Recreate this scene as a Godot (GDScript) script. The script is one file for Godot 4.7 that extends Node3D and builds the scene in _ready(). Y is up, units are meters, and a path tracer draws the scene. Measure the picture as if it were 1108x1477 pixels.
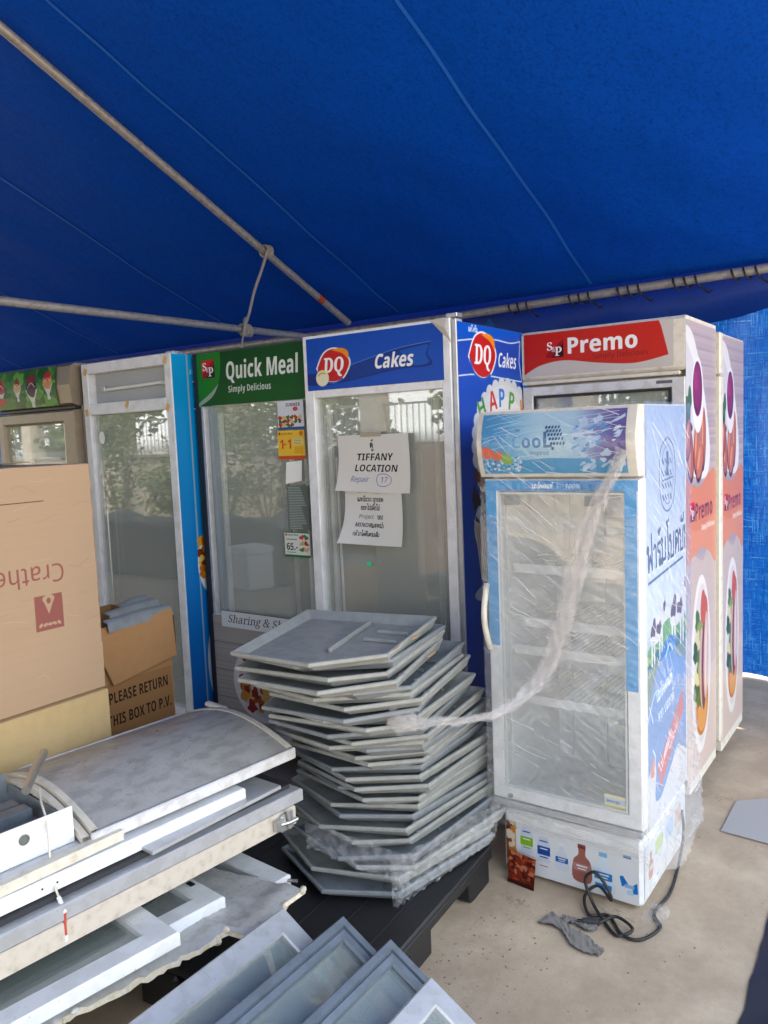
extends Node3D

# ---------------------------------------------------------------- mesh buffer
class MB:
	var v := PackedVector3Array()
	var n := PackedVector3Array()
	var uv := PackedVector2Array()
	func tri(a: Vector3, b: Vector3, c: Vector3, nn: Vector3, ua := Vector2.ZERO, ub := Vector2.ZERO, uc := Vector2.ZERO) -> void:
		var g := (c - a).cross(b - a)
		if g.length_squared() < 1e-16:
			return
		g = g.normalized()
		if g.dot(nn) < 0.0:
			var t := b
			b = c
			c = t
			var tu := ub
			ub = uc
			uc = tu
			g = -g
		v.append(a); v.append(b); v.append(c)
		n.append(g); n.append(g); n.append(g)
		uv.append(ua); uv.append(ub); uv.append(uc)
	func quad(a: Vector3, b: Vector3, c: Vector3, d: Vector3, nn: Vector3) -> void:
		tri(a, b, c, nn)
		tri(a, c, d, nn)
	func quad_uv(a: Vector3, b: Vector3, c: Vector3, d: Vector3, nn: Vector3) -> void: # a = bottom left, b = bottom right, c = top right, d = top left
		tri(a, b, c, nn, Vector2(0, 1), Vector2(1, 1), Vector2(1, 0))
		tri(a, c, d, nn, Vector2(0, 1), Vector2(1, 0), Vector2(0, 0))
	func tris(a: Vector3, b: Vector3, c: Vector3, na: Vector3, nb: Vector3, nc: Vector3, ua := Vector2.ZERO, ub := Vector2.ZERO, uc := Vector2.ZERO) -> void: # smooth
		var g := (c - a).cross(b - a)
		if g.length_squared() < 1e-18:
			return
		if g.dot(na + nb + nc) < 0.0:
			v.append(a); v.append(c); v.append(b)
			n.append(na); n.append(nc); n.append(nb)
			uv.append(ua); uv.append(uc); uv.append(ub)
		else:
			v.append(a); v.append(b); v.append(c)
			n.append(na); n.append(nb); n.append(nc)
			uv.append(ua); uv.append(ub); uv.append(uc)
	# box with chamfered edges
	func box(lo: Vector3, hi: Vector3, ch := 0.002, x := Transform3D.IDENTITY) -> void:
		var c := (lo + hi) * 0.5
		var h := (hi - lo) * 0.5
		ch = minf(ch, minf(h.x, minf(h.y, h.z)) * 0.9)
		var ax := [Vector3.RIGHT, Vector3.UP, Vector3.BACK]
		var P := func(s: Vector3, k: int) -> Vector3:
			var q := Vector3(s.x * h.x, s.y * h.y, s.z * h.z)
			for j in 3:
				if j != k:
					q[j] -= s[j] * ch
			return x * (c + q)
		for k in 3:
			var i := (k + 1) % 3
			var j := (k + 2) % 3
			for s in [-1.0, 1.0]:
				var q := []
				for st in [[-1, -1], [1, -1], [1, 1], [-1, 1]]:
					var sv := Vector3.ZERO
					sv[k] = s; sv[i] = st[0]; sv[j] = st[1]
					q.append(P.call(sv, k))
				quad(q[0], q[1], q[2], q[3], x.basis * (ax[k] * s))
			if ch > 0.0:
				for st in [[-1, -1], [1, -1], [1, 1], [-1, 1]]: # edges along k
					var s0 := Vector3.ZERO
					s0[i] = st[0]; s0[j] = st[1]; s0[k] = -1
					var s1 := s0
					s1[k] = 1
					quad(P.call(s0, i), P.call(s1, i), P.call(s1, j), P.call(s0, j), x.basis * (ax[i] * st[0] + ax[j] * st[1]))
		if ch > 0.0:
			for sx in [-1, 1]:
				for sy in [-1, 1]:
					for sz in [-1, 1]:
						var s := Vector3(sx, sy, sz)
						tri(P.call(s, 0), P.call(s, 1), P.call(s, 2), x.basis * s)
	func tube(pts: Array, r: float, sides := 8, caps := true, r2 := -1.0) -> void:
		var rings := []
		var up := Vector3.UP
		for i in pts.size():
			var d: Vector3 = (pts[mini(i + 1, pts.size() - 1)] - pts[maxi(i - 1, 0)]).normalized()
			var a := up.cross(d)
			if a.length() < 0.05:
				a = Vector3.RIGHT.cross(d)
			a = a.normalized()
			var b := d.cross(a)
			up = b
			var rr := r if r2 < 0 else lerpf(r, r2, float(i) / (pts.size() - 1))
			var ring := []
			for k in sides:
				var t := TAU * k / sides
				var nn := a * cos(t) + b * sin(t)
				ring.append([pts[i] + nn * rr, nn])
			rings.append(ring)
		for i in rings.size() - 1:
			for k in sides:
				var k2 := (k + 1) % sides
				var A = rings[i][k]; var B = rings[i][k2]; var C = rings[i + 1][k2]; var D = rings[i + 1][k]
				tris(A[0], B[0], C[0], A[1], B[1], C[1])
				tris(A[0], C[0], D[0], A[1], C[1], D[1])
		if caps:
			for e in [0, rings.size() - 1]:
				var cn: Vector3 = (pts[0] - pts[1]) if e == 0 else (pts[-1] - pts[-2])
				for k in sides:
					tri(pts[e], rings[e][k][0], rings[e][(k + 1) % sides][0], cn)
	# smooth sheet from a grid of points
	func sheet(g: Array, flip := false, uvs := true) -> void:
		var H := g.size()
		var W: int = g[0].size()
		var nm := []
		for i in H:
			var row := []
			for j in W:
				var du: Vector3 = g[i][mini(j + 1, W - 1)] - g[i][maxi(j - 1, 0)]
				var dv: Vector3 = g[mini(i + 1, H - 1)][j] - g[maxi(i - 1, 0)][j]
				var q := du.cross(dv).normalized()
				row.append(-q if flip else q)
			nm.append(row)
		for i in H - 1:
			for j in W - 1:
				var u0 := Vector2(float(j) / (W - 1), float(i) / (H - 1))
				var u1 := Vector2(float(j + 1) / (W - 1), float(i + 1) / (H - 1))
				tris(g[i][j], g[i][j + 1], g[i + 1][j + 1], nm[i][j], nm[i][j + 1], nm[i + 1][j + 1], u0, Vector2(u1.x, u0.y), u1)
				tris(g[i][j], g[i + 1][j + 1], g[i + 1][j], nm[i][j], nm[i + 1][j + 1], nm[i + 1][j], u0, u1, Vector2(u0.x, u1.y))
	# flat polygon (convex or not) in a plane, with thickness
	func slab(poly: PackedVector2Array, t: float, x: Transform3D) -> void: # poly in local xy, thickness from z = 0 to z = t
		var id := Geometry2D.triangulate_polygon(poly)
		for i in range(0, id.size(), 3):
			var a := poly[id[i]]; var b := poly[id[i + 1]]; var c := poly[id[i + 2]]
			tri(x * Vector3(a.x, a.y, t), x * Vector3(b.x, b.y, t), x * Vector3(c.x, c.y, t), x.basis.z * signf(t))
			tri(x * Vector3(a.x, a.y, 0), x * Vector3(b.x, b.y, 0), x * Vector3(c.x, c.y, 0), -x.basis.z * signf(t))
		var cw := Geometry2D.is_polygon_clockwise(poly)
		for i in poly.size():
			var a := poly[i]; var b := poly[(i + 1) % poly.size()]
			var o := Vector2(b.y - a.y, a.x - b.x) * (-1.0 if cw else 1.0)
			quad(x * Vector3(a.x, a.y, 0), x * Vector3(b.x, b.y, 0), x * Vector3(b.x, b.y, t), x * Vector3(a.x, a.y, t), x.basis * Vector3(o.x, o.y, 0))
	# one side of a mitred frame. rect 0..w, 0..h in local xy; prof = closed loop of (inset, z); k = inset factor per side: left, bottom, right, top
	func rail(side: int, w: float, h: float, prof: PackedVector2Array, k: Array, x: Transform3D) -> void:
		var area := 0.0
		for i in prof.size():
			var p := prof[i]; var q := prof[(i + 1) % prof.size()]
			area += p.x * q.y - q.x * p.y
		var C := func(c: int, p: Vector2) -> Vector3:
			match c:
				0: return x * Vector3(p.x * k[0], p.x * k[1], p.y)
				1: return x * Vector3(w - p.x * k[2], p.x * k[1], p.y)
				2: return x * Vector3(w - p.x * k[2], h - p.x * k[3], p.y)
			return x * Vector3(p.x * k[0], h - p.x * k[3], p.y)
		var ends: Array = [[3, 0], [0, 1], [1, 2], [2, 3]][side]
		var inward: Vector3 = [Vector3.RIGHT, Vector3.UP, Vector3.LEFT, Vector3.DOWN][side]
		for i in prof.size():
			var p := prof[i]; var q := prof[(i + 1) % prof.size()]
			var o := Vector2(q.y - p.y, p.x - q.x) * signf(area)
			quad(C.call(ends[0], p), C.call(ends[1], p), C.call(ends[1], q), C.call(ends[0], q), x.basis * (inward * o.x + Vector3.BACK * o.y))
	func mesh() -> ArrayMesh:
		var a := []
		a.resize(Mesh.ARRAY_MAX)
		a[Mesh.ARRAY_VERTEX] = v
		a[Mesh.ARRAY_NORMAL] = n
		a[Mesh.ARRAY_TEX_UV] = uv
		var m := ArrayMesh.new()
		m.add_surface_from_arrays(Mesh.PRIMITIVE_TRIANGLES, a)
		return m

# ---------------------------------------------------------------- painter of flat print
class Paint:
	static var fonts := {}
	static var thai := {}
	var im: Image
	var k: float
	func _init(w: float, h: float, ppu: float, col: Color) -> void:
		k = ppu * 2.0
		im = Image.create(int(w * k), int(h * k), false, Image.FORMAT_RGB8)
		im.fill(col)
	func rect(x: float, y: float, w: float, h: float, col: Color) -> void:
		im.fill_rect(Rect2i(int(x * k), int(y * k), maxi(1, int(w * k)), maxi(1, int(h * k))), col)
	func grad(x: float, y: float, w: float, h: float, c0: Color, c1: Color) -> void:
		var n := int(h * k)
		for i in n:
			im.fill_rect(Rect2i(int(x * k), int(y * k) + i, int(w * k), 1), c0.lerp(c1, float(i) / n))
	func poly(pts: PackedVector2Array, col: Color) -> void:
		var y0 := 1e9
		var y1 := -1e9
		for p in pts:
			y0 = minf(y0, p.y * k)
			y1 = maxf(y1, p.y * k)
		for y in range(maxi(0, int(floor(y0))), mini(im.get_height(), int(ceil(y1)))):
			var yy := y + 0.5
			var xs := []
			for i in pts.size():
				var a := pts[i] * k
				var b := pts[(i + 1) % pts.size()] * k
				if (a.y <= yy) != (b.y <= yy):
					xs.append(a.x + (yy - a.y) * (b.x - a.x) / (b.y - a.y))
			xs.sort()
			for i in range(0, xs.size() - 1, 2):
				var l := int(round(xs[i]))
				var r := int(round(xs[i + 1]))
				if r > l:
					im.fill_rect(Rect2i(l, y, r - l, 1), col)
	func ell(cx: float, cy: float, rx: float, ry: float, col: Color, rot := 0.0) -> void:
		var p := PackedVector2Array()
		for i in 40:
			p.append(Vector2(cx, cy) + Vector2(cos(TAU * i / 40) * rx, sin(TAU * i / 40) * ry).rotated(rot))
		poly(p, col)
	func blob(cx: float, cy: float, rx: float, ry: float, col: Color, seed_: int, rough := 0.18, rot := 0.0) -> void:
		var r := RandomNumberGenerator.new()
		r.seed = seed_
		var ph := [r.randf() * TAU, r.randf() * TAU, r.randf() * TAU]
		var p := PackedVector2Array()
		for i in 48:
			var t := TAU * i / 48
			var f := 1.0 + rough * (sin(2 * t + ph[0]) * 0.5 + sin(3 * t + ph[1]) * 0.4 + sin(5 * t + ph[2]) * 0.3)
			p.append(Vector2(cx, cy) + Vector2(cos(t) * rx * f, sin(t) * ry * f).rotated(rot))
		poly(p, col)
	func line(pts: PackedVector2Array, w: float, col: Color) -> void:
		for i in pts.size() - 1:
			var d := pts[i + 1] - pts[i]
			if d.length() < 1e-6:
				continue
			var o := d.normalized().orthogonal() * w * 0.5
			var e := d.normalized() * w * 0.2
			poly(PackedVector2Array([pts[i] - o - e, pts[i + 1] - o + e, pts[i + 1] + o + e, pts[i] + o - e]), col)
	func curve(pts: Array, steps := 8) -> PackedVector2Array:
		var out := PackedVector2Array()
		for i in pts.size() - 1:
			var a: Vector2 = pts[maxi(i - 1, 0)]; var b: Vector2 = pts[i]; var c: Vector2 = pts[i + 1]; var d: Vector2 = pts[mini(i + 2, pts.size() - 1)]
			for s in steps:
				out.append(b.cubic_interpolate(c, a, d, float(s) / steps))
		out.append(pts[-1])
		return out
	# x, y = baseline start; h = capital height; o: bold serif mono skew sx rot center
	func text(s: String, x: float, y: float, h: float, col: Color, o := {}) -> void:
		var key := [o.get("serif", false), o.get("bold", false)]
		if not fonts.has(key):
			var f := SystemFont.new()
			f.font_names = PackedStringArray(["Droid Serif" if key[0] else "Droid Sans"])
			f.font_weight = 700 if key[1] else 400
			var t := TextMesh.new()
			t.font = f; t.depth = 0.0; t.font_size = 64; t.pixel_size = 1.0; t.text = "H"
			fonts[key] = [f, t.get_aabb()]
		var H: AABB = fonts[key][1]
		var tm := TextMesh.new()
		tm.font = fonts[key][0]; tm.depth = 0.0; tm.font_size = 64; tm.pixel_size = 1.0; tm.curve_step = 3.0; tm.text = s
		var a := tm.get_mesh_arrays()
		if a.is_empty() or a[Mesh.ARRAY_VERTEX] == null:
			return
		var V: PackedVector3Array = a[Mesh.ARRAY_VERTEX]
		var I: PackedInt32Array = a[Mesh.ARRAY_INDEX]
		var bb := tm.get_aabb()
		var sc := h / H.size.y
		var x0 := bb.position.x + (bb.size.x * 0.5 if o.get("center", false) else 0.0)
		var sx: float = o.get("sx", 1.0)
		var sk: float = o.get("skew", 0.0)
		var rot: float = o.get("rot", 0.0)
		var Q := PackedVector2Array()
		for p in V:
			var q := Vector2((p.x - x0) * sx, -(p.y - H.position.y)) * sc
			q.x -= q.y * sk
			Q.append(q.rotated(rot) + Vector2(x, y))
		for i in range(0, I.size(), 3):
			poly(PackedVector2Array([Q[I[i]], Q[I[i + 1]], Q[I[i + 2]]]), col)
		if o.has("fat"): # embolden by stroking again, shifted
			for sh in [Vector2(o.fat, 0), Vector2(-o.fat, 0), Vector2(0, o.fat), Vector2(0, -o.fat)]:
				for i in range(0, I.size(), 3):
					poly(PackedVector2Array([Q[I[i]] + sh, Q[I[i + 1]] + sh, Q[I[i + 2]] + sh]), col)
	# Thai letters from strokes: x, y = baseline start; h = height of a letter body
	func thai_text(s: String, x: float, y: float, h: float, w: float, col: Color, o := {}) -> void:
		var u := h / 10.0
		var sk: float = o.get("skew", 0.0)
		var rot: float = o.get("rot", 0.0)
		var at := Vector2(x, y)
		var px := 0.0
		for ch in s:
			if not thai.has(ch):
				px += 4.0
				continue
			var parts: PackedStringArray = thai[ch].split("|")
			for st in parts[1].split(";"):
				var ps := PackedVector2Array()
				if st.begins_with("o"):
					var q := st.substr(1).split(",")
					for i in 9:
						ps.append(Vector2(float(q[0]) + cos(TAU * i / 8) * 1.1, float(q[1]) + sin(TAU * i / 8) * 1.1))
				else:
					for q in st.split(" "):
						var c := q.split(",")
						ps.append(Vector2(float(c[0]), float(c[1])))
				for i in ps.size():
					var q := Vector2((ps[i].x + px) * 0.85 - (ps[i].y - 10.0) * sk, ps[i].y - 10.0) * u
					ps[i] = at + q.rotated(rot)
				line(ps, w, col)
			px += float(parts[0])
	func tex() -> ImageTexture:
		var c := im.duplicate()
		c.resize(im.get_width() / 2, im.get_height() / 2, Image.INTERPOLATE_BILINEAR)
		return ImageTexture.create_from_image(c)

# ---------------------------------------------------------------- names, things, parts
var used := {}
var M := {}
var rng := RandomNumberGenerator.new()

func thing(called: String, label: String, category: String, at := Vector3.ZERO, turn := 0.0, group := "") -> Node3D:
	var o := Node3D.new()
	o.name = numbered(called)
	add_child(o)
	o.position = at
	o.rotation.y = turn
	meta(o, label, category, group)
	return o
func meta(o: Node3D, label: String, category: String, group := "") -> void:
	o.set_meta("label", label)
	o.set_meta("category", category)
	if group != "":
		o.set_meta("group", group)
func numbered(called: String) -> String:
	used[called] = used.get(called, -1) + 1
	return called if used[called] == 0 else "%s_%03d" % [called, used[called]]
func part(called: String, m, material: Material, parent: Node) -> MeshInstance3D:
	var o := MeshInstance3D.new()
	o.mesh = m.mesh() if m is MB else m
	o.material_override = material
	var base := called
	var i := 0
	while parent.has_node(NodePath(called)):
		i += 1
		called = "%s_%03d" % [base, i]
	o.name = called
	parent.add_child(o, true)
	return o
func whole(called: String, m, material: Material, label: String, category: String, at := Vector3.ZERO, turn := 0.0, group := "") -> MeshInstance3D:
	var o := MeshInstance3D.new()
	o.mesh = m.mesh() if m is MB else m
	o.material_override = material
	o.name = numbered(called)
	add_child(o, true)
	o.position = at
	o.rotation.y = turn
	meta(o, label, category, group)
	return o
func struct(called: String, m, material: Material, parent: Node = self) -> MeshInstance3D:
	var o := MeshInstance3D.new()
	o.mesh = m.mesh() if m is MB else m
	o.material_override = material
	o.name = numbered(called)
	parent.add_child(o, true)
	o.set_meta("kind", "structure")
	return o
func sub(called: String, lo: Vector3, hi: Vector3, material: Material, parent: Node, ch := 0.002) -> MeshInstance3D:
	var b := MB.new()
	b.box(lo, hi, ch)
	return part(called, b, material, parent)
# a printed quad in the plane z = const facing +z
func print_front(called: String, x0: float, x1: float, y0: float, y1: float, z: float, material: Material, parent: Node) -> MeshInstance3D:
	var b := MB.new()
	b.quad_uv(Vector3(x0, y0, z), Vector3(x1, y0, z), Vector3(x1, y1, z), Vector3(x0, y1, z), Vector3.BACK)
	return part(called, b, material, parent)
# a printed quad in the plane x = const facing +x; z0 is the front (towards the viewer)
func print_side(called: String, z0: float, z1: float, y0: float, y1: float, x: float, material: Material, parent: Node) -> MeshInstance3D:
	var b := MB.new()
	b.quad_uv(Vector3(x, y0, z0), Vector3(x, y0, z1), Vector3(x, y1, z1), Vector3(x, y1, z0), Vector3.RIGHT)
	return part(called, b, material, parent)

# ---------------------------------------------------------------- materials
func lin(r: float, g: float, b: float, a := 1.0) -> Color:
	var c := Color(r, g, b).linear_to_srgb()
	c.a = a
	return c
func mk(c: Color, rough := 0.5, metal := 0.0) -> StandardMaterial3D:
	var m := StandardMaterial3D.new()
	m.albedo_color = c
	m.roughness = rough
	m.metallic = metal
	return m
func noise_tex(freq: float, ramp: Array, size := 512, type := FastNoiseLite.TYPE_SIMPLEX_SMOOTH, oct := 5, sd := 1) -> NoiseTexture2D:
	var n := FastNoiseLite.new()
	n.seed = sd
	n.noise_type = type
	n.frequency = freq
	n.fractal_octaves = oct
	var t := NoiseTexture2D.new()
	t.width = size
	t.height = size
	t.seamless = true
	t.noise = n
	var g := Gradient.new()
	g.offsets = PackedFloat32Array(ramp.map(func(e): return e[0]))
	g.colors = PackedColorArray(ramp.map(func(e): return e[1]))
	t.color_ramp = g
	return t
func tri_tex(m: StandardMaterial3D, t: Texture2D, scale: float, world := false) -> StandardMaterial3D:
	m.albedo_texture = t
	m.uv1_triplanar = true
	m.uv1_world_triplanar = world
	m.uv1_scale = Vector3.ONE * scale
	return m
func grey(v: float) -> Color:
	return Color(v, v, v)
func print_mat(p: Paint, rough := 0.35) -> StandardMaterial3D:
	var m := mk(Color(0.88, 0.88, 0.88), rough)
	m.metallic_specular = 0.35
	m.albedo_texture = p.tex()
	m.texture_repeat = false
	return m
func glass(c := Color(0.9, 0.97, 0.95), a := 0.06, metal := 0.0, rough := 0.0) -> StandardMaterial3D:
	var m := mk(Color(c.r, c.g, c.b, a), rough, metal)
	m.transparency = BaseMaterial3D.TRANSPARENCY_ALPHA
	return m

func make_materials() -> void:
	var grime := noise_tex(0.012, [[0.0, grey(0.93)], [0.45, grey(0.985)], [0.7, grey(1.0)], [1.0, grey(0.97)]], 512)
	var grime2 := noise_tex(0.02, [[0.0, Color(0.84, 0.82, 0.79)], [0.3, Color(0.96, 0.955, 0.945)], [0.7, grey(1.0)], [1.0, grey(0.97)]], 512, FastNoiseLite.TYPE_SIMPLEX_SMOOTH, 6, 7)
	var sc := scuffed(11, 420, Color(0.72, 0.69, 0.64), 0.16)
	var sc2 := scuffed(12, 900, Color(0.62, 0.57, 0.50), 0.17)
	M.white = tri_tex(mk(lin(0.70, 0.71, 0.72), 0.32), sc, 1.3)
	M.dirty_white = tri_tex(mk(lin(0.60, 0.60, 0.61), 0.4), sc2, 1.5)
	M.cream = tri_tex(mk(lin(0.66, 0.62, 0.53), 0.4), grime2, 1.7)
	M.beige_rail = tri_tex(mk(lin(0.52, 0.465, 0.395), 0.55), grime2, 2.3)
	M.liner = mk(lin(0.76, 0.78, 0.79), 0.45)
	M.dark_liner = mk(lin(0.12, 0.135, 0.12), 0.45)
	M.black = mk(lin(0.012, 0.012, 0.014), 0.5)
	M.rubber = mk(lin(0.02, 0.02, 0.024), 0.7)
	M.steel = mk(lin(0.55, 0.55, 0.54), 0.35, 0.9)
	M.silver = tri_tex(mk(lin(0.48, 0.49, 0.51), 0.36, 0.4), sc, 1.7)
	M.blue_grey = tri_tex(mk(lin(0.15, 0.178, 0.212), 0.38, 0.3), sc2, 1.9)
	M.champagne = tri_tex(mk(lin(0.29, 0.235, 0.165), 0.38, 0.35), grime, 1.4)
	M.tray = tri_tex(mk(lin(0.30, 0.31, 0.295), 0.38), sc2, 1.6)
	M.tray_cool = tri_tex(mk(lin(0.21, 0.23, 0.245), 0.38), sc2, 1.4)
	M.pallet = tri_tex(mk(lin(0.018, 0.018, 0.021), 0.5), noise_tex(0.03, [[0.0, Color(2.0, 1.9, 1.8) * 0.5], [0.5, grey(0.75)], [1.0, grey(1.0)]], 512), 2.0)
	var card := noise_tex(0.02, [[0.0, Color(0.96, 0.95, 0.94)], [0.5, grey(0.985)], [1.0, grey(1.0)]], 512, FastNoiseLite.TYPE_SIMPLEX_SMOOTH, 4, 3)
	M.card_pale = tri_tex(mk(lin(0.40, 0.275, 0.175), 0.85), card, 1.5)
	M.card_yellow = tri_tex(mk(lin(0.46, 0.33, 0.155), 0.8), card, 1.5)
	M.card_brown = tri_tex(mk(lin(0.36, 0.19, 0.075), 0.85), card, 1.5)
	M.pipe = tri_tex(mk(lin(0.46, 0.44, 0.41), 0.5, 0.4), noise_tex(0.03, [[0.0, Color(0.62, 0.54, 0.47)], [0.35, grey(0.88)], [1.0, grey(1.0)]], 256, FastNoiseLite.TYPE_SIMPLEX_SMOOTH, 5, 9), 3.0)
	M.rope = mk(lin(0.33, 0.3, 0.26), 0.9)
	M.cord = mk(lin(0.015, 0.014, 0.013), 0.6)
	M.foam = tri_tex(mk(lin(0.78, 0.75, 0.68), 0.95), noise_tex(0.06, [[0.0, Color(0.9, 0.82, 0.68)], [1.0, grey(1.0)]], 256), 4.0)
	M.foil = tri_tex(mk(lin(0.5, 0.5, 0.49), 0.4, 0.3), grime2, 4.0)
	M.paper = mk(lin(0.78, 0.77, 0.74), 0.8)
	M.tape = mk(lin(0.62, 0.38, 0.14), 0.6)
	M.glass = glass(Color(0.95, 0.98, 0.97), 0.04, 0.0)
	M.glass_door = glass(Color(0.94, 0.96, 0.92), 0.02, 0.085)
	M.glass_loose = glass(Color(0.70, 0.74, 0.72), 0.10, 0.09)
	M.cyan = mk(lin(0.0, 0.25, 0.56), 0.35)
	M.film_strip = mk(Color(0.86, 0.84, 0.83, 0.13), 0.26)
	M.film_strip.transparency = BaseMaterial3D.TRANSPARENCY_ALPHA
	M.bag = mk(Color(0.9, 0.9, 0.9, 0.13), 0.26)
	M.bag.transparency = BaseMaterial3D.TRANSPARENCY_ALPHA
	M.film = glass(Color(1, 1, 1), 0.02, 0.045, 0.06)
	M.crease = mk(Color(0.97, 0.97, 0.98, 0.48), 0.26)
	M.crease.transparency = BaseMaterial3D.TRANSPARENCY_ALPHA
	M.film_haze = mk(Color(0.9, 0.91, 0.94, 0.13), 0.28)
	M.film_haze.transparency = BaseMaterial3D.TRANSPARENCY_ALPHA
	# tarps
	var weave := noise_tex(0.35, [[0.0, grey(0.75)], [0.5, grey(0.95)], [1.0, grey(1.0)]], 512, FastNoiseLite.TYPE_VALUE, 2, 5)
	M.roof = tri_tex(mk(lin(0.002, 0.078, 0.54), 0.6), weave, 0.6, true)
	M.roof.metallic_specular = 0.18
	M.roof.heightmap_enabled = true
	M.roof.heightmap_scale = 0.35
	var cr := FastNoiseLite.new()
	cr.seed = 19
	cr.frequency = 0.006
	cr.fractal_type = FastNoiseLite.FRACTAL_RIDGED
	cr.fractal_octaves = 4
	var crt := NoiseTexture2D.new()
	crt.width = 1024
	crt.height = 1024
	crt.seamless = true
	crt.noise = cr
	M.roof.heightmap_texture = crt
	M.roof.backlight_enabled = true
	M.roof.backlight = lin(0.0, 0.004, 0.03)
	M.roof_seam = mk(lin(0.012, 0.13, 0.60), 0.5)
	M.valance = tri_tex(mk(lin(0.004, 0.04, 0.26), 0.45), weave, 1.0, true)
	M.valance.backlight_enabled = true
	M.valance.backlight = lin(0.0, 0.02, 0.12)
	M.mesh_tarp = mk(Color.WHITE, 0.5)
	M.mesh_tarp.albedo_texture = mesh_tarp_texture()
	M.mesh_tarp.uv1_triplanar = true
	M.mesh_tarp.uv1_world_triplanar = true
	M.mesh_tarp.uv1_scale = Vector3.ONE * 0.8
	M.mesh_tarp.backlight_enabled = true
	M.mesh_tarp.backlight = Color(0.62, 0.66, 0.7)
	M.dark_tarp = tri_tex(mk(lin(0.008, 0.014, 0.04), 0.6), weave, 2.0)
	# ground
	M.ground = tri_tex(mk(Color.WHITE, 0.9), ground_texture(), 0.45, true)
	M.ground.heightmap_enabled = true
	M.ground.heightmap_scale = 0.3
	M.ground.heightmap_texture = noise_tex(0.05, [[0.0, grey(0.2)], [0.5, grey(0.6)], [1.0, grey(0.8)]], 512, FastNoiseLite.TYPE_SIMPLEX_SMOOTH, 6, 12)
	M.grit = mk(lin(0.22, 0.17, 0.125), 0.95)
	M.wall = tri_tex(mk(lin(0.52, 0.46, 0.37), 0.9), grime2, 0.4, true)
	M.bark = mk(lin(0.12, 0.09, 0.06), 0.9)
	M.leaf = mk(Color.WHITE, 0.6)
	M.leaf.vertex_color_use_as_albedo = true
	M.leaf.backlight_enabled = true
	M.leaf.backlight = lin(0.22, 0.34, 0.08)
	M.fence = mk(lin(0.27, 0.28, 0.24), 0.6)

func scuffed(sd: int, marks: int, stain: Color, noise_low: float) -> ImageTexture: # pale paint with nicks, scratches and smears
	var S := 1024
	var f := FastNoiseLite.new()
	f.seed = sd
	f.frequency = 0.008
	f.fractal_octaves = 5
	var nz := f.get_seamless_image(S, S)
	nz.convert(Image.FORMAT_RGB8)
	var im := Image.create(S, S, false, Image.FORMAT_RGB8)
	for y in range(0, S, 2):
		for x in range(0, S, 2):
			var t := smoothstep(0.25, 0.6, nz.get_pixel(x, y).r)
			im.fill_rect(Rect2i(x, y, 2, 2), Color.WHITE.lerp(stain, (1.0 - t) * noise_low))
	var r := RandomNumberGenerator.new()
	r.seed = sd
	for i in marks:
		var q := Vector2(r.randf() * S, r.randf() * S)
		var a := r.randf() * TAU
		var L := r.randf_range(4, 26) if r.randf() < 0.8 else r.randf_range(30, 110)
		var c := stain.darkened(0.35) if r.randf() < 0.6 else Color.WHITE
		var bend := r.randf_range(-0.01, 0.01)
		var al := r.randf_range(0.12, 0.5)
		for k in int(L):
			q += Vector2(cos(a), sin(a))
			a += bend
			var p := Vector2i(posmod(int(q.x), S), posmod(int(q.y), S))
			im.set_pixelv(p, im.get_pixelv(p).lerp(c, al))
	for i in marks / 5:
		var q := Vector2i(r.randi() % (S - 6), r.randi() % (S - 6))
		im.fill_rect(Rect2i(q.x, q.y, 1 + r.randi() % 4, 1 + r.randi() % 4), im.get_pixelv(q).lerp(stain.darkened(0.5), r.randf_range(0.2, 0.8)))
	return ImageTexture.create_from_image(im)

func mesh_tarp_texture() -> ImageTexture: # woven blue sheet with pale worn threads
	var S := 1024
	var im := Image.create(S, S, false, Image.FORMAT_RGB8)
	im.fill(Color(0.025, 0.35, 0.67))
	var r := RandomNumberGenerator.new()
	r.seed = 41
	for i in 9000:
		var v := r.randf()
		var c := Color(0.025, 0.35, 0.67).lerp(Color(0.46, 0.64, 0.78), v * v) if r.randf() < 0.55 else Color(0.01, 0.22, 0.54)
		var L := int(r.randf_range(12, 80))
		var p := Vector2i(r.randi() % S, r.randi() % S)
		var t := 2 + r.randi() % 4
		im.fill_rect(Rect2i(p.x, p.y, L, t) if r.randf() < 0.4 else Rect2i(p.x, p.y, t, L), im.get_pixelv(p).lerp(c, 0.6))
	return ImageTexture.create_from_image(im)

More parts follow.
